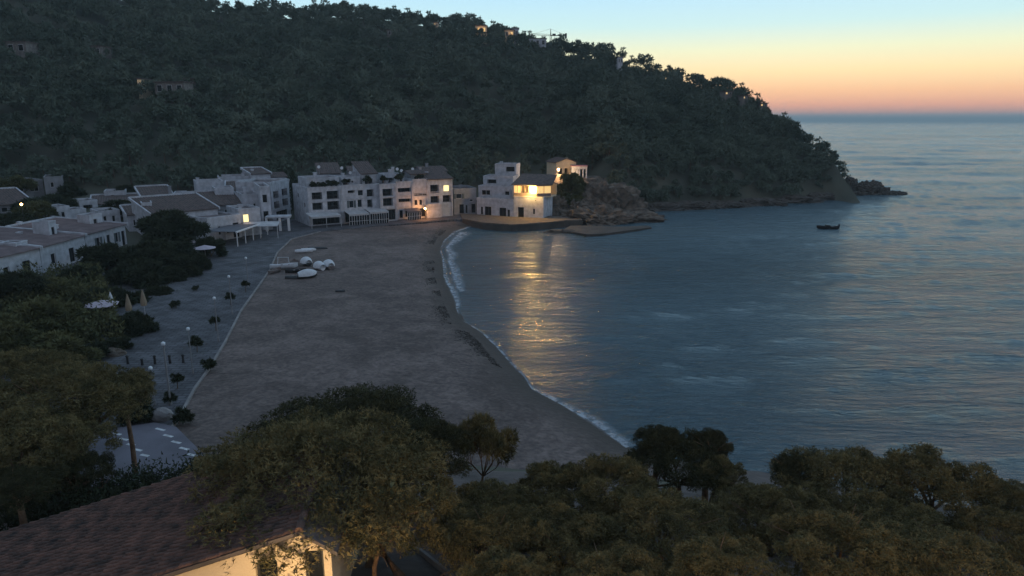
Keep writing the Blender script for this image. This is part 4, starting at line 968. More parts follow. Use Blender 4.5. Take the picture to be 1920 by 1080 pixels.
V('village_house', 'pale wall-like house below the forest, above the end of the long facade', 132, 176, 208, 182, 5, 371, 8, [(.3, .36, .5, .8, 'w'), (.6, .66, .5, .8, 'w')], parapet=.3, wall='grey_wall')
V('village_house', 'long low white house between the forest edge and the tiled houses', 172, 166, 268, 171, 3.5, 384, 8, [(.15, .2, .4, .8, 'w'), (.5, .56, .4, .8, 'w'), (.8, .86, .4, .8, 'w')], roof='mono', pitch=.15)
V('village_house', 'large pale house with dark windows at the left edge below the forest', -40, 165, 82, 176, 7, 348, 10, [(.3, .42, .5, .8, 'w'), (.56, .68, .5, .8, 'w'), (.78, .92, .45, .8, 'w'), (.4, .5, .1, .35, 'w')], parapet=.6, wall='grey_wall')
V('village_house', 'pale tower-like wing at the right of the large house at the left edge', 84, 174, 119, 176, 7, 334, 9, [(.3, .5, .55, .8, 'w')], parapet=.3, wall='grey_wall')
V('village_house', 'grey house at the very left edge half hidden by trees', -60, 150, 62, 160, 5, 390, 9, [(.5, .6, .4, .8, 'w'), (.8, .88, .4, .8, 'w')], roof='mono', wall='grey_wall')
V('village_house', 'small brown-tiled house with a tall chimney at the forest edge', 268, 164, 326, 168, 4, 371, 7, [(.2, .3, .3, .7, 'w')], roof='mono', pitch=.25, wall='grey_wall', chimney=[(.95, .2, 2.2)])
V('village_house', 'low house with broad brown tiled roof and white front, behind the dark rounded tree', 286, 142, 410, 152, zq, 402, 11, [(.8, .9, .1, .75, 'd'), (.55, .62, .35, .75, 'w')], roof='mono', pitch=.20)
V('village_house', 'tall narrow white gable wall left of the broad brown roof', 268, 146, 288, 147, zq, 382, 6, [(.4, .6, .5, .7, 'w')], parapet=.2)
V('village_house', 'house under a large purple-brown tiled roof in the middle of the village', 368, 157, 456, 163, 2, 388, 9, [(.3, .4, .5, .8, 'w'), (.6, .66, .5, .8, 'w')], roof='mono', pitch=.24, wall='grey_wall')
V('village_house', 'white house at the forest edge with a stepped left end', 370, 172, 420, 175, 4, 344, 7, [(.2, .35, .4, .7, 'w'), (.6, .7, .4, .7, 'w')], roof='flat', chimney=[(.1, .3, 1.1)])
V('village_house', 'white arcaded wall house with a dark arch, left of the lit window', 390, 143, 452, 150, zq, 412, 8, [(.30, .38, .25, .65, 'w'), (.55, .62, .25, .65, 'w'), (.74, .92, .04, .70, 'd')], parapet=.35)
V('village_house', 'pale cubic house with a glowing orange window', 449, 151, 489, 154, zq, 396, 8, [(.18, .46, .42, .86, 'W')], parapet=.5, chimney=[(.3, .4, 1.0)])
V('village_house', 'white house with rounded terrace walls behind the house of the orange window', 455, 162, 488, 164, 3, 368, 8, [(.1, .25, .2, .7, 'w'), (.6, .75, .4, .7, 'w')], parapet=.5, chimney=[(.25, .2, 1.8)])
V('village_house', 'white tall house at the corner of the village, beach side', 489, 160, 508, 161, zq, 353, 10, [(.2, .7, .2, .45, 'l'), (.2, .7, .65, .85, 'w')], parapet=.5)
V('village_house', 'house under a wide tiled roof at the top of the village', 424, 171, 500, 174, 4, 362, 8, [(.15, .3, .4, .8, 'l'), (.55, .7, .4, .8, 'w')], roof='mono', pitch=.24)
V('village_house', 'white walled terrace block in the middle of the upper village', 405, 166, 440, 168, 3, 358, 6, [(.3, .6, .5, .85, 'l')], parapet=.7)
V('village_house', 'small pale cube between the tiled roofs of the upper village', 452, 178, 478, 180, 4, 347, 5, [(.3, .6, .5, .8, 'w')], parapet=.5, chimney=[(.5, .5, 1.0)])
V('village_house', 'white wing with a roof terrace beside the brown broad roof', 345, 160, 372, 162, 3, 372, 6, [(.3, .5, .5, .8, 'w')], parapet=.5, chimney=[(.3, .5, 1.2)])
V('village_house', 'long pale house along the forest edge at the top of the village', 410, 184, 470, 187, 5, 335, 8, [(.2, .28, .4, .7, 'w'), (.6, .68, .4, .7, 'w')], parapet=.5, chimney=[(.8, .4, 1.0)])
V('village_house', 'highest white house of the village with a bright roof edge', 472, 186, 508, 189, 6, 327, 8, [(.3, .6, .3, .7, 'l')], roof='mono', pitch=.12, chimney=[(.3, .5, 1.0)])
V('village_house', 'tall house with stacked dark balconies facing the beach road, left of the cypress', 509, 170, 543, 180, zq, 345, 9, [(.12, .4, .62, .80, 'l'), (.12, .4, .36, .54, 'l'), (.58, .88, .64, .82, 'l'), (.58, .88, .38, .56, 'l'), (.2, .8, .05, .28, 'd')], parapet=.5)
V('village_house', 'white house with a small tiled roof behind the tall balcony house', 500, 190, 538, 193, 6, 333, 7, [(.3, .5, .4, .7, 'w')], roof='gable_x')
# pergola restaurant on the square
def pergola():
    a = G(446, 462, zq); b = G(502, 440, zq); u = b - a; w = u.length; t = thing('pergola', 'long pergola with a bright white front beam beside the square', 'pergola', a, math.atan2(u.y, u.x))
    MB().box(-.2, w + .2, -.15, .15, 2.75, 3.05).build('beam', M['boat_white'], t)
    m = MB()
    for i in range(14): x = w * (i + .5) / 14; m.box(x - .05, x + .05, .16, 6, 2.8, 2.9)
    m.build('rafters', M['dark_metal'], t)
    MB().box(-.1, w + .1, .2, 6.2, 2.93, 3.0).build('cover', M['awning_dark'], t)
    for i in range(5): x = w * i / 4; MB().box(x - .08, x + .08, -.08, .08, 0, 2.74).build('post', M['boat_white'], t)
    for i in range(3): x = w * i / 2; MB().box(x - .08, x + .08, 5.8, 6, 0, 2.9).build('post', M['boat_white'], t)
pergola()
def porch():
    a = G(500, 440, zq); a = Vector((XCOL(503, 160, 3), 158, zq)); t = thing('porch', 'open white porch frame at the beach end of the village', 'porch', a, .15); w = 5.4
    MB().box(0, w, 0, 3.6, 3.0, 3.35).build('roof', M['white_wall'], t)
    for x in (0, w * .55, w - .5): MB().box(x, x + .5, 0, .5, 0, 2.99).build('pillar', M['boat_white'], t)
porch()
def awn2():
    a = Vector((XCOL(455, 148, 3), 147.5, zq)); t = thing('terrace_awning', 'pale awning below the orange-lit window', 'awning', a, .12); w = 7.5
    m = MB(); m.v = [(0, 0, 2.6), (w, 0, 2.6), (w, 3, 3.2), (0, 3, 3.2), (0, 0, 2.7), (w, 0, 2.7), (w, 3, 3.3), (0, 3, 3.3)]; m.f = [(3, 2, 1, 0), (4, 5, 6, 7), (0, 1, 5, 4), (1, 2, 6, 5), (2, 3, 7, 6), (3, 0, 4, 7)]
    m.build('canopy', M['awning'], t)
    for x in (.1, w / 2, w - .1): MB().box(x - .05, x + .05, .1, .2, 0, 2.6).build('post', M['frame_white'], t)
awn2()
# light spilling from the lit window of the village and of the row
lamp('window_spill', at(463, 411, 149.5), 14, (1, .6, .25), .3)
lamp('window_spill', Vector(at(837, 357, yl(837) - 1.0)), 5, (1, .8, .45), .3)

# hilltop houses and lights, plus glowing blocks put in for sky gaps
def hill_house_or_gap(px, py, back, w, h, label, lit=(), wall='white_wall', name='hill_house_or_gap', power=0, front=2):
    az_, te = col_az(px, py)
    # walk the sight line until it meets the hill, then stand a little nearer so that the house clears the trees
    r = 230.0
    while r < 460 and CAMZ + r * te > gz(math.sin(az_) * r, math.cos(az_) * r) + 5.5: r += 2
    r -= back; x, y = math.sin(az_) * r, math.cos(az_) * r; z = CAMZ + r * te; g = gz(x, y)
    t = thing(name, label, 'house', (x - w / 2, y, min(g, z - 2) - .5)); dz = z + h / 2 - (min(g, z - 2) - .5)
    MB().box(0, w, 0, 7, 0, dz).build('wall', M[wall], t)
    MB().box(-.4, w + .4, -.4, 7.4, dz + .003, dz + .3).build('roof', M['roof_tile'], t)
    n = max(2, int(w / 2.6))
    for i in range(n):
        x0 = w * (i + .25) / n; f = MB().box(x0, x0 + w / n * .5, -.08, -.003, dz - h * .75, dz - h * .2); wd = f.build('window', M['frame_white'], t)
        MB().box(x0 + .1, x0 + w / n * .5 - .1, -.11, -.083, dz - h * .72, dz - h * .23).build('pane', M['lit_glass'] if i in lit else M['dark_glass'], wd)
    if power: lamp('lamp_light', (w * .5, -1.4, dz - h * .4), power, (1, .55, .25), .2, t)
hill_house_or_gap(902, 56, 8, 6, 4, 'orange-lit house just below the ridge, left of the crane', (0, 1), 'cream_wall', power=60)
hill_house_or_gap(955, 64, 8, 5, 4, 'small reddish-lit house just below the ridge, nearest left of the crane', (1,), 'cream_wall', power=30)
hill_house_or_gap(966, 64, 8, 3.6, 6, 'narrow white house just below the ridge, left of the crane', (), 'white_wall')
hill_house_or_gap(1008, 80, 8, 9, 4, 'pale house just below the ridge under the crane', ())
hill_house_or_gap(1163, 114, 8, 2.2, 3.2, 'tiny white house below the ridge, right of the crane', ())
hill_house_or_gap(817, 47, 8, 2.4, 2.4, 'tiny lit house below the ridge at the centre left', (0,), 'cream_wall', power=8)
hill_house_or_gap(735, 62, 8, 5, 3, 'faint reddish house among the trees below the ridge', (), 'stone_wall')
hill_house_or_gap(318, 166, 5, 10, 4, 'pale grey villa among the trees on the left hillside', (), 'stone_wall')
hill_house_or_gap(352, 160, 5, 5, 4.5, 'round-looking pale wing right of the grey villa on the left hillside', (), 'stone_wall')
hill_house_or_gap(261, 153, 4, 1.4, 1.8, 'small yellow-lit hut left of the grey villa on the left hillside', (0, 1), 'cream_wall')
hill_house_or_gap(180, 95, 3, 3.5, 3, 'small pale house high on the left hillside', (), 'stone_wall')
hill_house_or_gap(30, 90, 3, 7, 4, 'pale house at the left edge high on the hillside', (), 'stone_wall')
hill_house_or_gap(1366, 175, 3, 3, 1.3, 'low made-up block glowing for a sky gap near the right end of the ridge', (0,), 'stone_wall')  # this and the next two: no houses, lit panes imitate sky between ridge trees
hill_house_or_gap(1398, 183, 3, 2, 1.3, 'tiny made-up block glowing for a sky gap near the right end of the ridge, right of the low one', (0,), 'stone_wall')
hill_house_or_gap(1432, 197, 3, 3, 1.3, 'made-up block glowing for the sky gap nearest the right end of the ridge', (0,), 'stone_wall')

# tower crane on the ridge
def crane():
    Y = 396; top = at(1033, 54, Y); jz = ZROW(Y, 67); g = gz(top.x, Y); t = thing('tower_crane', 'small tower crane standing on the ridge against the sky', 'crane', (top.x, Y, g))
    m = MB(); H_ = jz - g
    for sx in (-.4, .4):
        for sy in (-.4, .4): m.box(sx - .12, sx + .12, sy - .12, sy + .12, 0, H_)
    k = 0; z = 0
    while z < H_ - 1: m.tube([(-.4, -.4, z), (.4, -.4, z + .9)], .08, 4); z += .9
    m.build('mast', M['crane'], t)
    MB().tube([(0, 0, H_), (-.2, 0, top.z - g)], [.35, .12], 5).build('tower_top', M['crane'], t)
    j = MB(); a = Vector((0, 0, H_)); b = Vector((-12, 2, H_ + .9))
    for o_ in ((0, 0, 0), (0, .7, 0), (0, .35, .7)): j.tube([a + Vector(o_), b + Vector(o_)], .08, 4)
    for i in range(12): p = a.lerp(b, i / 12); q_ = a.lerp(b, (i + 1) / 12); j.tube([p, q_ + Vector((0, .35, .7))], .06, 4)
    j.tube([(-.2, 0, top.z - g), (-9, 1.5, H_ + 1.2)], .06, 4); j.build('jib', M['crane'], t)
    cj = MB(); cj.box(0, 8.3, -.35, .35, H_ - .1, H_ + .25); cj.tube([(-.2, 0, top.z - g), (7.8, 0, H_ + .3)], .05, 4); cj.build('counter_jib', M['crane'], t)
    MB().box(7.6, 8.6, -.6, .6, H_ - 1.4, H_ + 1.2).build('counterweight', M['dark_metal'], t); MB().box(.8, 2.6, -.5, .5, H_ + .26, H_ + 1.0).build('winch', M['dark_metal'], t)
    MB().box(5, 6, -.5, .5, H_ - .9, H_ - .11).build('cab', M['dark_metal'], t)
crane()

# ------------------------------------------------------------------ beach and promenade things
def hull_sections(L, B, D, n=13, sheer=.25):
    secs = []
    for i in range(n):
        t = i / (n - 1); x = (t - .5) * L; wdt = B / 2 * (math.sin(math.pi * min(1, .16 + t * .55) ) ** .8 if t < .62 else (1 - ((t - .62) / .38) ** 2.2) * .99 + .01)
        z1 = D + sheer * (t - .35) ** 2 * 2.2; keel = D * .12 + (D * .8 * max(0, (t - .8) / .2) ** 2)
        secs.append([(x, -wdt, z1), (x, -wdt * .86, z1 * .45 + keel * .5), (x, -wdt * .35, keel * .7), (x, 0, keel * .55), (x, wdt * .35, keel * .7), (x, wdt * .86, z1 * .45 + keel * .5), (x, wdt, z1)])
    return secs
def loft(mb, secs, close=False):
    b = len(mb.v); k = len(secs[0])
    for s_ in secs: mb.v += s_
    for i in range(len(secs) - 1):
        for j in range(k - 1): a = b + i * k + j; mb.f.append((a, a + 1, a + k + 1, a + k))
    mb.f.append(tuple(b + j for j in range(k)))
def boat(px, py, L, B, D, rz, label, kind, hullm='boat_white', name='dinghy', z=None, group=None, ch_=.95):
    g = G(px, py, 1.15 if z is None else z); zz = float(sand_z(np.array([g.x]), np.array([g.y]))[0]) if z is None else z
    t = thing(name, label, 'boat', (g.x, g.y, zz), rz)
    S_ = hull_sections(L, B, D); m = MB(); loft(m, S_)
    inn = [[(x * .97, y * .9, zz_ + (.0 if j in (0, 6) else .08)) for j, (x, y, zz_) in enumerate(s_)] for s_ in S_]; loft(m, inn)
    h_ = m.build('hull', M[hullm], t, smooth=False)
    if kind == 'turned': h_.rotation_euler = (math.pi, 0, 0); h_.location = (0, 0, D + .1)
    if kind == 'cover':
        c = MB(); secs = []
        for i, s_ in enumerate(S_):
            x, w_, z1 = s_[6]; tt = i / (len(S_) - 1); hp = ch_ * math.sin(math.pi * min(1, .12 + tt * .86)) ** .7
            secs.append([(x, w_ * math.cos(a) * 1.06, z1 - .12 + (hp + .12) * math.sin(a)) for a in np.linspace(0, math.pi, 9)])
        loft(c, secs); c.f.append(tuple(len(c.v) - 1 - j for j in range(9))); c.build('cover', M['canvas'], t, smooth=True)
    if kind == 'open':
        MB().box(-L * .12, -L * .05, -B * .42, B * .42, D * .8, D * .86).build('thwart', M['boat_wood'], t); MB().box(L * .14, L * .2, -B * .4, B * .4, D * .8, D * .86).build('thwart', M['boat_wood'], t)
    if kind == 'motor':
        MB().box(-L * .5 - .25, -L * .5 + .05, -.18, .18, D * .4, D + .55).build('outboard', M['dark_metal'], t); MB().box(-L * .1, L * .1, -.4, .4, D * .5, D + .35).build('console', M['dark_metal'], t)
        MB().box(-L * .3, -L * .2, -B * .4, B * .4, D * .8, D * .88).build('thwart', M['boat_dark'], t)
    return t
boat(575, 499, 2.6, 1.9, .65, 2.2, 'white covered dinghy in the middle of the beached boats', 'cover', 'boat_dark')
boat(599, 506, 2.8, 1.7, .55, 2.3, 'white covered dinghy right of the middle one, tilted to the left', 'cover')
boat(617, 504, 2.8, 1.9, .65, 2.1, 'right-most white covered dinghy on the beach', 'cover', 'boat_wood')
boat(577, 522, 3.2, 1.6, .55, .6, 'nearest white covered dinghy, pointing towards the sea', 'cover', 'boat_dark')
boat(552, 498, 3.0, 1.6, .6, 1.9, 'grey beached dinghy with its dark round hollow seen end on', 'open', 'boat_wood')
boat(533, 505, 4.6, 1.7, .75, .25, 'open pale boat with a frame at the left of the beached boats', 'open', 'canvas')
boat(555, 512, 3.4, 1.4, .5, .1, 'low dark boat in the middle of the beached boats', 'open', 'boat_dark')
boat(553, 523, 3.0, 1.2, .4, .1, 'dark upturned boat at the near edge of the beached boats', 'turned', 'boat_dark')
boat(516, 512, 2.8, 1.3, .5, 1.2, 'reddish-brown small boat at the far left of the beached boats', 'open', 'boat_wood')
boat(570, 475, 3.3, .9, .35, .2, 'front white hull of the pair lying apart on the sand', 'cover', ch_=.4)
boat(579, 470, 2.8, .8, .35, .2, 'rear white hull of the pair lying apart on the sand', 'turned', 'boat_white')
boat(596, 467, 4.0, 1.0, .3, -.1, 'long dark upturned hull beyond the white pair', 'turned', 'boat_dark')
boat(1551, 430, 5.2, 1.9, .75, 3.14 - .1, 'dark motor boat moored alone on the water off the headland', 'motor', 'boat_dark', 'motor_boat', z=-.12)
boat(638, 547, 1.4, .6, .2, .2, 'tiny dark low board lying alone on the sand', 'turned', 'boat_dark', 'paddle_board')
# frame over the pale open boat
c = G(532, 500, 1.15); t = thing('boat_frame', 'tilted pale metal frame standing over the open pale boat', 'frame', (c.x, c.y, 1.1))
for x in (-1.1, 1.1): MB().tube([(x, 0, 0), (x * .8, 0, 1.7)], .05, 6).build('post', M['canvas'], t)
MB().tube([(-1.0, 0, 1.72), (1.0, 0, 1.72)], .05, 6).build('crossbar', M['canvas'], t)

# lamp posts on the promenade
def lamp_post(px, rowb, rowt, label, z=zq, r=.06, head='globe'):
    g = G(px, rowb, z); zt = ZROW(g.y, rowt); h = zt - z
    t = thing('lamp_post', label, 'lamp post', g)
    MB().tube([(0, 0, 0), (0, 0, .5), (0, 0, .52), (0, 0, h)], [r * 1.8, r * 1.8, r, r * .8], 8).build('pole', M['pole'], t)
    m = MB(); m.tube([(0, 0, h), (0, 0, h + .08), (0, 0, h + .28), (0, 0, h + .36)], [.06, .17, .17, .05], 10); m.build('lamp_head', M['lamp_cold'], t, smooth=True)
lamp_post(320, 758, 648, 'tall pale lamp post near the low end of the promenade', r=.09)
lamp_post(291, 760, 694, 'shorter thin lamp post left of the tall pale one')
lamp_post(362, 700, 620, 'thin lamp post right of the row of dark bollards')
lamp_post(466, 540, 486, 'lamp post nearest the beached boats')
lamp_post(436, 590, 521, 'lamp post on the promenade edge below the one by the boats')
lamp_post(410, 640, 562, 'lamp post in the middle of the promenade edge')
# bollards
for i, (px, py) in enumerate([(240, 682), (267, 684), (291, 682), (319, 681), (344, 680)]):
    g = G(px, py, zq); t = thing('bollard', ['first dark bollard from the left in the row across the promenade', 'second and lowest dark bollard from the left in the row', 'middle dark bollard of the row across the promenade', 'dark bollard just right of the tall lamp post top, fourth of the row', 'right-most dark bollard of the row'][i], 'bollard', g, group='dark bollards across the promenade')
    hh = .95 if i != 1 else .7
    MB().tube([(0, 0, 0), (0, 0, hh * .8)], [.14, .11], 8).build('post', M['dark_metal'], t); MB().tube([(0, 0, hh * .8), (0, 0, hh * .9), (0, 0, hh)], [.17, .17, .06], 8).build('cap', M['dark_metal'], t)
# young trees and shrubs on the promenade
sh = crown_mesh('crown', M['leaf_plaza'], 400, .9, 1.1, 9, 420, .34, .14, 2, inner=60, inner_s=.4)[0]
def shrub(px, rowb, sc, h, label, name='young_tree'):
    g = G(px, rowb, zq); t = thing(name, label, 'plant', g); obj('crown', sh, t, (0, 0, h), px, (sc, sc, sc))
    MB().tube([(0, 0, 0), (.05, 0, h + .4)], [.06, .03], 6).build('trunk', M['bark_far'], t)
shrub(433, 572, .8, .9, 'young tree beside the middle of the promenade edge, where the wall bends'); shrub(405, 620, .75, .9, 'young tree at the middle of the promenade edge, by the pale lamp')
shrub(461, 548, .75, .9, 'young tree on the promenade nearest the beached boats'); shrub(370, 660, .9, .8, 'bushy young tree right of the row of bollards')
shrub(390, 695, .85, .3, 'dark round bush on the wall between promenade and sand', 'bush'); shrub(333, 728, .7, .7, 'young tree right of the tall lamp post')
shrub(320, 755, .7, .2, 'small bush at the foot of the tall lamp post', 'bush'); shrub(368, 545, .6, .1, 'tiny bush in the middle of the promenade', 'bush')
shrub(177, 675, 1.5, .2, 'dark bush beside a brownish mound at the left of the promenade', 'bush'); shrub(330, 577, .8, .1, 'reddish low bush on the promenade', 'bush')
shrub(245, 790, 1.4, .1, 'dark hedge bush at the near end of the promenade', 'hedge_bush'); shrub(275, 785, 1.4, .1, 'dark hedge bush beside the pale block', 'hedge_bush')
shrub(345, 790, 1.0, .1, 'low bush between the pale block and the sand', 'bush')
rock('brown_mound', 205, 662, G(205, 665, zq).y, 1.7, 1.0, .8, 41, 'low brown planted mound beside the dark bush', 'rock', z=zq, rough=.5, sub=3, cat='mound')
rock('pale_block', 303, 783, G(303, 785, zq).y, .95, .8, .75, 42, 'pale weathered block at the end of the promenade', 'concrete', z=zq + .2, rough=.25, sub=3, cat='stone block')
# long hedge above the tiled roof
def hedge(pts, hgt, wid, label, seed, Ys, m='leaf_plaza'):
    r = np.random.default_rng(seed); n = 22000; k = r.uniform(0, len(pts) - 1.001, n); i = k.astype(int); f = (k - i)[:, None]
    P = np.array([tuple(at(px, py, y)) for (px, py), y in zip(pts, Ys)]); p = P[i] * (1 - f) + P[i + 1] * f
    p = p + np.stack([r.normal(0, wid * .3, n), r.normal(0, wid * .5, n), r.uniform(-hgt, hgt * .25, n) + .3 * np.sin(k * 7)], -1)
    d = r.normal(size=(n, 3)) * .2; d[:, 2] += .12; q = np.cross(d, r.normal(size=(n, 3))); q /= np.linalg.norm(q, axis=1)[:, None]
    t = np.stack([p - q * .05, p + q * .05, p + d * .55], 1).reshape(-1, 3)
    tag(obj('hedge', npmesh('hedge', t, np.arange(len(t)).reshape(-1, 3), M[m])), label, 'hedge')
hedge([(0, 985), (130, 935), (250, 912), (400, 880)], 2.2, 1.6, 'long dark hedge between the tiled roof and the car park', 55, [31, 32, 33, 34])

# parasols on the square
def parasol(px, rowb, h, label, closed, m='parasol'):
    g = G(px, rowb, zq); t = thing('parasol', label, 'parasol', g)
    MB().tube([(0, 0, 0), (0, 0, h)], .035, 6).build('pole', M['frame_white'], t)
    c = MB()
    if closed: c.tube([(0, 0, h * .35), (0, 0, h * .5), (0, 0, h * .85), (0, 0, h + .1)], [.38, .40, .18, .03], 9)
    else: c.tube([(0, 0, h - .55), (0, 0, h - .5), (0, 0, h), (0, 0, h + .05)], [2.0, 2.0, .1, .02], 8)
    c.build('canopy', M[m], t)
parasol(244, 598, 3.2, 'folded beige parasol, the lighter left one of the two under the dark trees', True)
parasol(272, 588, 3.2, 'folded beige parasol, the right one of the two under the dark trees', True)
parasol(212, 590, 3.0, 'folded pale parasol at the left of the beige ones', True, 'canvas')
parasol(246, 625, 1.8, 'short folded beige parasol in front of the beige pair', True)
parasol(350, 478, 2.9, 'open pale parasol between the square trees, left of two', False, 'parasol_pale')
parasol(386, 487, 2.7, 'open pale parasol between the square trees, right of two', False, 'parasol_pale')
parasol(195, 600, 2.6, 'open pale parasol at the left side of the square', False, 'parasol_pale')
# small lights
def bulb_post(px, py, Y, label, m, power, col, name='garden_light'):
    c = at(px, py, Y); g = max(gz(c.x, c.y), 1.3); t = thing(name, label, 'lamp', (c.x, c.y, min(g, c.z - 1)))
    hh = c.z - min(g, c.z - 1); MB().tube([(0, 0, 0), (0, 0, hh - .12)], .04, 6).build('post', M['dark_metal'], t)
    MB().tube([(0, 0, hh - .2), (0, 0, hh - .1), (0, 0, hh + .1), (0, 0, hh + .2)], [.08, .2, .2, .08], 8).build('bulb', M[m], t)
    if power: lamp('lamp_light', (0, -.5, hh), power, col, .1, t)
bulb_post(40, 383, 132, 'small yellow lamp among the trees at the left edge', 'lamp_glow', 10, (1, .8, .3))
bulb_post(35, 612, 68, 'small green light among the trees at the left edge', 'green_glow', 4, (.2, 1, .5))

# ------------------------------------------------------------------ near house with tiled roof and lit wall
def near_house():
    Ap = Vector((-6.9, 20.2, 13.0)); rd_ = Vector((-.11, .99, 0)).normalized(); sl = Vector((-.99, -.11, 0)).normalized()
    t = thing('yellow_house', 'near house with a broad tiled roof and a yellow lamp-lit end wall', 'house', (Ap.x, Ap.y, 0), math.atan2(-sl.y, -sl.x))
    # local: x = -sl (to the right), y = ridge direction
    Ls, Rs, Ln, pz, zr_ = 17.0, 1.15, 7.2, .29, 13.0
    wm = MB(); zl = zr_ - Ls * pz
    prof = [(-Ls + .5, 3.0), (Rs - .25, 3.0), (Rs - .25, zr_ - Rs * .75 - .2), (0, zr_ - .2), (-Ls + .5, zl - .1)]
    n = len(prof)
    # end wall facing the camera with two openings
    def ztop(x): return zr_ - .2 + (x * pz if x < 0 else -x * .75)
    ops = [(-1.55, -.85, 10.2, 11.9), (.05, .65, 10.6, 12.2)]
    xs = sorted({-Ls + .5, -10, -6, -3, 0, Rs - .25, *[o[0] for o in ops], *[o[1] for o in ops]})
    for a, b in zip(xs[:-1], xs[1:]):
        o = next((o for o in ops if o[0] <= a and b <= o[1]), None)
        if o:
            wm.quad((a, 0, 3), (b, 0, 3), (b, 0, o[2]), (a, 0, o[2])); wm.quad((a, 0, o[3]), (b, 0, o[3]), (b, 0, ztop(b)), (a, 0, ztop(a)))
            for q in (((a, 0, o[2]), (a, .3, o[2]), (a, .3, o[3]), (a, 0, o[3])), ((b, 0, o[2]), (b, 0, o[3]), (b, .3, o[3]), (b, .3, o[2])), ((a, 0, o[3]), (a, .3, o[3]), (b, .3, o[3]), (b, 0, o[3])), ((a, 0, o[2]), (b, 0, o[2]), (b, .3, o[2]), (a, .3, o[2]))): wm.quad(*q)
        else: wm.quad((a, 0, 3), (b, 0, 3), (b, 0, ztop(b)), (a, 0, ztop(a)))
    wm.quad((Rs - .25, 0, 3), (Rs - .25, Ln, 3), (Rs - .25, Ln, ztop(Rs - .25)), (Rs - .25, 0, ztop(Rs - .25)))
    wm.quad((-Ls + .5, Ln, 3), (-Ls + .5, 0, 3), (-Ls + .5, 0, ztop(-Ls + .5)), (-Ls + .5, Ln, ztop(-Ls + .5)))
    wm.v += [(x, Ln, z) for x, z in prof]; k = len(wm.v) - n; wm.f.append(tuple(k + i for i in range(n - 1, -1, -1)))
    wm.build('wall', M['cream_wall'], t)
    for o in ops:
        f = MB(); f.box(o[0], o[0] + .08, .18, .26, o[2], o[3]); f.box(o[1] - .08, o[1], .18, .26, o[2], o[3]); f.box(o[0] + .08, o[1] - .08, .18, .26, o[3] - .08, o[3]); f.box(o[0] + .08, o[1] - .08, .18, .26, o[2], o[2] + .08)
        w_ = f.build('window', M['dark_metal'], t); MB().box(o[0] + .01, o[1] - .01, .27, .29, o[2] + .01, o[3] - .01).build('pane', M['dark_glass'], w_)
    # roof slabs and tiles
    def slab(x0, z0, x1, z1, name):
        s = MB(); th = .14; y0, y1 = -.3, Ln + .3
        s.v = [(x0, y0, z0), (x1, y0, z1), (x1, y1, z1), (x0, y1, z0), (x0, y0, z0 + th), (x1, y0, z1 + th), (x1, y1, z1 + th), (x0, y1, z0 + th)]
        s.f = [(0, 3, 2, 1), (4, 5, 6, 7), (0, 1, 5, 4), (1, 2, 6, 5), (2, 3, 7, 6), (3, 0, 4, 7)]; return s.build(name, M['soil'], t)
    sl_ = slab(-Ls, zl, 0, zr_ - .02, 'roof'); slab(.004, zr_ - .02, Rs, zr_ - Rs * .75, 'roof')
    # barrel tiles: rows down the slope, each tile an arched strip slightly raised over the next
    V_, F_ = [], []; r = np.random.default_rng(3); cw = .24; tl = .42; nc = int((Ln + .6) / cw); nr = int(Ls / tl)
    for c in range(nc):
        y = -.3 + (c + .5) * cw
        for k in range(nr):
            x1 = -k * tl; x0 = x1 - tl * 1.12; za = zr_ + x1 * pz + .13 + r.uniform(-.008, .012); zb = zr_ + x0 * pz + .165 + r.uniform(-.01, .02); yo = r.uniform(-.012, .012); b = len(V_)
            for (x, z, rr) in ((x1, za, .085), (x0, zb, .105)):
                for a in (0, .25, .5, .75, 1): V_.append((x, y + yo - rr * math.cos(a * math.pi), z + rr * math.sin(a * math.pi)))
            for j in range(4): F_.append((b + j, b + j + 1, b + j + 6, b + j + 5))
    tm = npmesh('roof_tiles', V_, F_, M['near_tile']); o = obj('roof_tiles', tm, t); o['kind'] = 'stuff'
    rm = MB()
    for k in range(int((Ln + .6) / .4)): y = -.3 + k * .4; rm.tube([(0, y, zr_ + .16), (0, y + .43, zr_ + .19)], [.13, .15], 8)
    rm.build('ridge_tiles', M['near_tile'], t)
    # small grey lean-to roof on the right of the end wall
    MB().box(.3, 2.2, -1.6, -.02, 9.4, 9.55).build('porch_roof', M['roof_flat'], t)
M['near_tile'] = mat('near_tile', (.17, .095, .075), .95, 0, 1.9, .5, 12, col2=(.030, .028, .028))
near_house()
# street lamp that lights that wall (its pole stands below the picture's edge)
t = thing('street_lamp', 'street lamp below the yellow house wall', 'lamp', (-6.6, 16.2, gz(-6.6, 16.2)))
b0 = t.location.z; MB().tube([(0, 0, 0), (0, 0, 10.8 - b0)], .07, 8).build('pole', M['dark_metal'], t)
MB().tube([(0, 0, 10.81 - b0), (0, 0, 10.9 - b0), (0, 0, 11.15 - b0)], [.1, .22, .12], 10).build('lamp_head', M['lamp_glow'], t)
lamp('lamp_light', (0, .5, 10.6 - b0), 900, (1, .70, .36), .15, t)

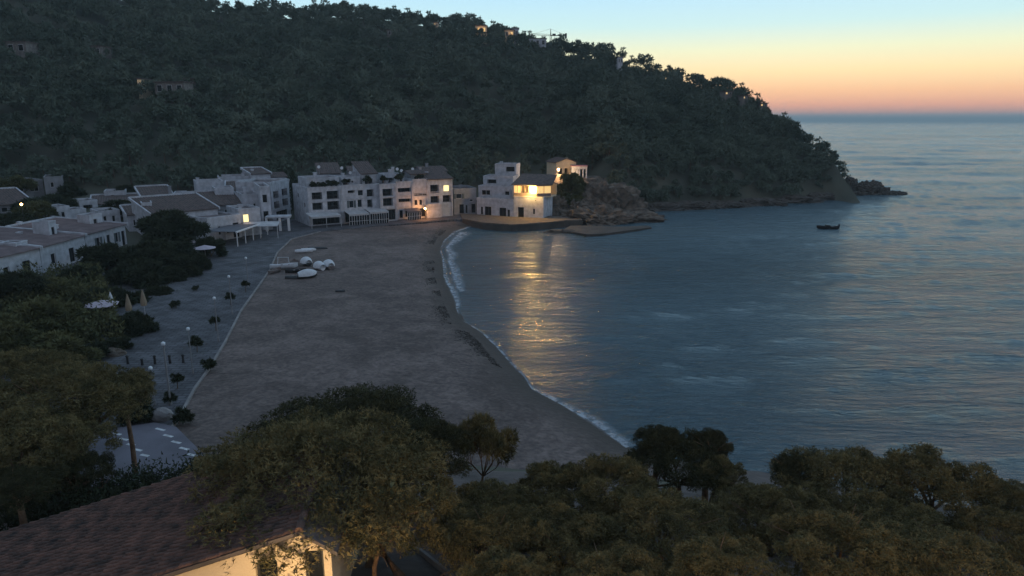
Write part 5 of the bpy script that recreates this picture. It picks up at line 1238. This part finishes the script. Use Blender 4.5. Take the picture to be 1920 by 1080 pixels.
for sx_, sy_, sz_, pw in ((5.5, 12.5, 13.2, 400), (16.5, 13.5, 13.0, 480), (-14, 9.5, 15.5, 160)):
    t = thing('street_lamp', {5.5: 'street lamp below the bottom centre pines', 16.5: 'street lamp below the bottom right pines', -14: 'street lamp above the near tiled roof, outside the lower left corner'}[sx_], 'lamp', (sx_, sy_, gz(sx_, sy_)))
    b0 = t.location.z; MB().tube([(0, 0, 0), (0, 0, sz_ + .2 - b0)], .07, 8).build('pole', M['dark_metal'], t)
    MB().tube([(0, 0, sz_ + .2 - b0), (0, 0, sz_ + .3 - b0), (0, 0, sz_ + .55 - b0)], [.1, .22, .12], 10).build('lamp_head', M['lamp_glow'], t)
    lamp('lamp_light', (0, .5, sz_ - b0), pw, (1, .62, .26), .15, t)

# ------------------------------------------------------------------ small extra things
# undergrowth in the lower left, under the broad crowns
def undergrowth(label, area, Ys, n, seed, m='leaf_mid', size=.09, hgt=1.3, kind='stuff'):
    r = np.random.default_rng(seed); pts = [G(px, py, z) for px, py, z in area]
    us = r.dirichlet(np.ones(len(pts)), n) if False else None
    A0, B0, C0, D0 = [np.array(p[:]) for p in pts]; a = r.uniform(0, 1, n)[:, None]; b = r.uniform(0, 1, n)[:, None]
    P = (A0 * (1 - a) + B0 * a) * (1 - b) + (D0 * (1 - a) + C0 * a) * b
    k = fbm(P[:, 0] / 1.6, P[:, 1] / 1.6, seed, 3) + .12; keep = k > 0; P = P[keep]; k = k[keep]; g = np.maximum(ground_z(P[:, 0], P[:, 1]), 1.3)
    P[:, 2] = g + r.uniform(0, 1, len(P)) * np.clip(k * 7, .1, 1.3) * hgt
    d = r.normal(size=P.shape); d[:, 2] = np.abs(d[:, 2]) + .3; d /= np.linalg.norm(d, axis=1)[:, None]; q = np.cross(d, r.normal(size=P.shape)); q /= np.linalg.norm(q, axis=1)[:, None]
    t = np.stack([P - q * size, P + q * size, P + d * size * 4], 1).reshape(-1, 3)
    tag(obj('undergrowth', npmesh('undergrowth', t, np.arange(len(t)).reshape(-1, 3), M[m])), label, 'shrubs', kind=kind)
undergrowth('dark undergrowth beneath the broad crowns at the lower left', [(-150, 960, 3), (130, 900, 2), (190, 780, 1.3), (-150, 800, 1.3)], None, 26000, 71)
undergrowth('mottled undergrowth between the left-hand trees and the square', [(-100, 660, 1.3), (240, 650, 1.3), (190, 520, 1.3), (-100, 520, 1.3)], None, 22000, 72, size=.13, hgt=2.0)
print('TRIS', sum(len(p.vertices) - 2 for m_ in [] for p in m_.polygons), 'POLYS', sum(len(m_.polygons) for m_ in bpy.data.meshes))

# rooftop plants, dishes and laundry of the waterfront row
def roof_bush(px, Y, row, sc, label):
    c = at(px, row, Y); t = thing('potted_shrub', label, 'plant', c); obj('crown', sh, t, (0, 0, .25), px, (sc * 1.4, sc, sc * .9)); MB().tube([(0, 0, -.35), (0, 0, .3)], [.28, .22], 8).build('pot', M['roof_tile'], t)
for px, dy, row, sc, w_ in [(586, 1.0, 353, 1.3, 'left end of the left-most waterfront terrace'), (603, 1.0, 352, 1.1, 'middle of the left-most waterfront terrace'), (622, 1.0, 350, 1.3, 'right end of the left-most waterfront terrace'),
        (650, 1.2, 345, 1.0, 'left part of the second waterfront roof terrace'), (690, 1.2, 342, 1.4, 'right part of the second waterfront roof terrace'), (718, 1.0, 341, 1.3, 'third waterfront roof terrace'), (752, 1.0, 338, 1.5, 'fourth waterfront roof terrace'), (788, 1.0, 336, 1.0, 'fifth waterfront roof terrace')]:
    roof_bush(px, yl(px) + dy, row, sc, 'dark potted shrub on the ' + w_)
def dish(px, Y, row, label):
    c = at(px, row, Y); t = thing('satellite_dish', label, 'satellite dish', (c.x, c.y, c.z - 1.2)); MB().tube([(0, 0, -.8), (0, 0, 1.1)], .04, 6).build('mast', M['pole'], t)
    MB().tube([(0, .0, 1.15), (0, -.10, 1.2), (0, -.16, 1.22)], [.12, .36, .42], 12).build('reflector', M['boat_white'], t)
for px, Y, row, l_ in [(598, 182, 313, 'white satellite dish above the left end of the waterfront row'), (641, 184, 315, 'white satellite dish between the first two waterfront houses'), (657, 184, 324, 'small white dish on the second waterfront house'), (745, 188, 317, 'white satellite dish above the fourth waterfront house'), (753, 188, 320, 'lower white dish beside the one above the fourth waterfront house'), (774, 190, 317, 'white dish above the fifth waterfront house')]:
    dish(px, Y, row, l_)
# floor bands and pilasters on the waterfront row
for k_, (root, w_, h_, d_2) in enumerate(R6):
    bd_ = MB()
    for zf in (.345, .675):
        bd_.box(-.02, w_ + .02, -.14, -.004, h_ * zf - .10, h_ * zf + .06)
    bd_.build('floor_band', M['white_wall'], root)
    for x in (-.02, w_ - .28): MB().box(x, x + .30, -.22, -.146, 0, h_ - .01).build('pilaster', M['white_wall'], root)
# weed line and pebbles on the wet sand
def debris(label, px_rng, n, seed, m, size):
    r = np.random.default_rng(seed); P = []
    while len(P) < n:
        k = r.integers(3, len(shore) - 2); f = r.uniform(); a, b = np.array(shore[k]), np.array(shore[k + 1]); p = a * (1 - f) + b * f
        d = b - a; d /= np.linalg.norm(d); nn = np.array([-d[1], d[0]]) * (1.8 + abs(r.normal()) * px_rng); q = p + nn
        if fbm(np.array([q[0] / 4]), np.array([q[1] / 4]), seed)[0] > -.02: P.append(q)
    P = np.array(P); z = sand_z(P[:, 0], P[:, 1]) + .02; v = []
    for (x, y), zz in zip(P, z):
        a = r.uniform(0, 6.28); s_1 = size * r.uniform(.5, 1.6); v += [(x - s_1 * math.cos(a), y - s_1 * math.sin(a), zz - .02), (x + s_1 * math.cos(a), y + s_1 * math.sin(a), zz - .02), (x + r.normal() * .1, y + .1 * r.normal(), zz + size * .5)]
    tag(obj('seaweed', npmesh('seaweed', v, np.arange(len(v)).reshape(-1, 3), M[m])), label, 'seaweed', kind='stuff')
debris('dark broken line of seaweed along the wet sand', .9, 2600, 81, 'rock_dark', .11)

HAZE = 0.00018
if HAZE:
    hm = bpy.data.materials.new('haze_air'); hm.use_nodes = True; nt = hm.node_tree; nt.nodes.clear()
    pv = nt.nodes.new('ShaderNodeVolumePrincipled'); pv.inputs['Density'].default_value = HAZE; pv.inputs['Color'].default_value = (.80, .97, 1, 1)
    mo = nt.nodes.new('ShaderNodeOutputMaterial'); nt.links.new(pv.outputs[0], mo.inputs['Volume'])
    tag(MB().box(-27000, 27000, -300, 27000, -220, 112).build('haze', hm), 'thin morning haze over the bay', kind='stuff')
